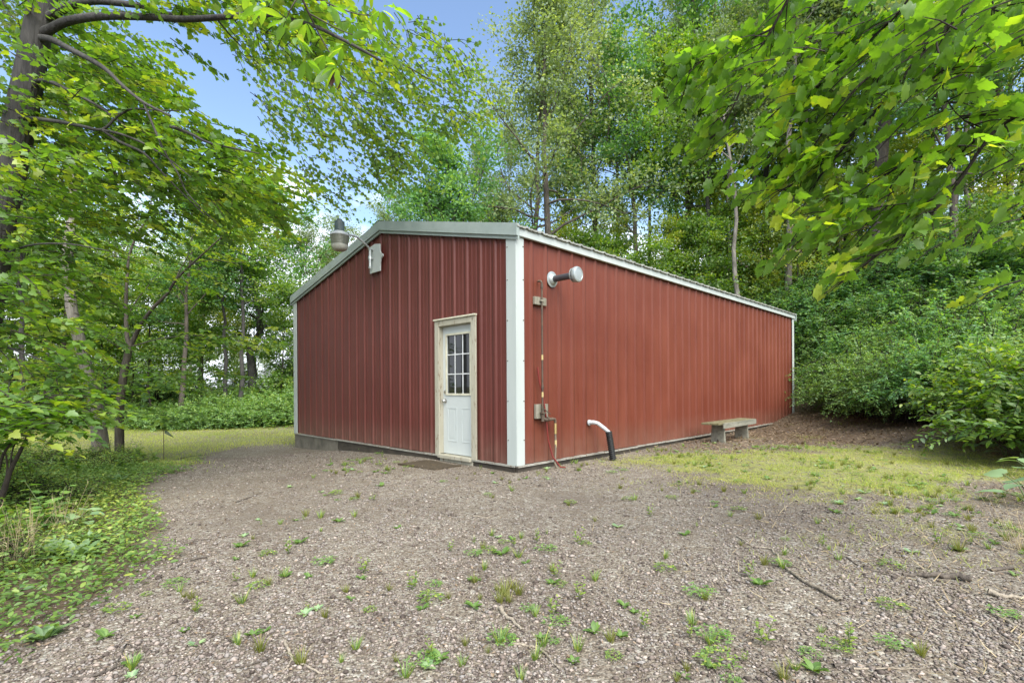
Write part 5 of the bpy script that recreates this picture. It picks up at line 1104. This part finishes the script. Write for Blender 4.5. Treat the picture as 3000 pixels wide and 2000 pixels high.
pp = nd(pt, "ShaderNodeBsdfPrincipled", {'Base Color': pmx.outputs[2], 'Roughness': .9, 'Specular IOR Level': .2}); pt.links.new(pp.outputs[0], po.inputs[0])
tag(part("gravel_stones", mesh_np("gravel_stones", V, FF, pm, np.repeat(rng.beta(1.3, 1.4, n), 10))), kind='stuff')

# ------------------------------------------------------------------ fallen sticks
def stick(label, pts, r, mat='twig', side=None, name="fallen_stick"):
    r = r*.82
    P = np.array([G(*p) for p in pts]); P[:, 2] += r*.8; P = smooth_path(P, 4); P += np.random.default_rng(len(label)).normal(0, r*.35, P.shape); b = P[0].copy()
    tb = [(P-b, taper(len(P), r, r*.45), 7)]
    for q in (side or []):
        Q_ = np.array([G(*p) for p in q]); Q_[:, 2] += r*.8; Q_ = smooth_path(Q_, 3); tb.append((Q_-b, taper(len(Q_), r*.6, r*.25), 5))
    o = part(name, tubes_mesh(name, tb, M[mat])); o.location = b; tag(o, label, "stick"); return o
stick("long pale stick lying across the gravel right of centre", [(2455, 1760), (2380, 1720), (2310, 1672), (2285, 1648), (2262, 1612), (2205, 1600), (2155, 1572)], .013, 'twig_pale')
stick("thick weathered stick lying just below the yellowish grass clump", [(1460, 1783), (1490, 1812), (1530, 1850)], .016, 'twig_pale')
stick("dark thinner stick beside the thick weathered one", [(1472, 1780), (1500, 1808), (1526, 1838)], .009)
stick("curved brown stick low in the middle of the gravel", [(1500, 1889), (1550, 1893), (1585, 1905), (1612, 1935), (1645, 1965)], .009, 'twig_pale')
stick("thickest dark log like stick on the soil at the right", [(2840, 1703), (2780, 1694), (2715, 1692), (2650, 1686)], .026)
stick("short thick stick at the right edge above the log like one", [(2905, 1672), (2945, 1668), (2990, 1666)], .018)
stick("pale thick stick at the right edge below the log like one", [(2895, 1742), (2950, 1752), (3010, 1756)], .020, 'twig_pale')
stick("pale stick running out at the lower right edge", [(2925, 1805), (2975, 1838), (3030, 1872)], .013, 'twig_pale')
stick("forked grey branch at the bottom left of centre", [(838, 1878), (846, 1910), (856, 1932), (890, 1950), (935, 1985), (950, 2010)], .009, 'twig_pale', [[(856, 1932), (835, 1965), (800, 2000)]])
stick("straight thin twig left of the forked grey branch", [(700, 1958), (760, 1940), (818, 1920)], .006)
stick("long thin dark branch along the bottom left", [(170, 2005), (260, 1985), (335, 1962), (385, 1918), (428, 1898)], .009, 'twig', [[(335, 1962), (370, 1890), (400, 1905)]])
stick("dark stick by the edge of the left verge", [(505, 1668), (545, 1648), (612, 1630)], .010)
stick("thin twig just above the dark stick by the left verge", [(540, 1597), (575, 1585), (614, 1580)], .006)
stick("pale bent twig in the middle of the yard below the mat", [(1388, 1512), (1430, 1516), (1460, 1505), (1495, 1502)], .006, 'twig_pale')
stick("dark twig right of the pale bent one", [(1548, 1570), (1580, 1566), (1608, 1556)], .008)
stick("thin twig lying near the middle of the drive", [(690, 1472), (730, 1458), (772, 1441)], .007)
stick("dark twig at the lawn edge near the marker flag", [(520, 1345), (560, 1338), (605, 1333)], .014)
stick("thin curved twig among the small weeds left of centre", [(1000, 1758), (1030, 1769), (1080, 1765)], .005)
stick("short dark twig beside the upright seedling", [(1075, 1684), (1100, 1682), (1132, 1681)], .007)
stick("thin dark branch lying between the long pale stick and the log", [(2480, 1632), (2520, 1660), (2560, 1672), (2622, 1692)], .007)
stick("short dark twig right of the thin dark branch", [(2625, 1617), (2650, 1621), (2672, 1617)], .009)
stick("dark twig under the dark corrugated tube", [(1675, 1368), (1690, 1370), (1712, 1366)], .009)
stick("bent dark stick at the bottom right", [(2445, 1955), (2480, 1945), (2500, 1925)], .009)
stick("thin pale twig at the very bottom right", [(2500, 1965), (2590, 1975), (2700, 1985)], .006, 'twig_pale')
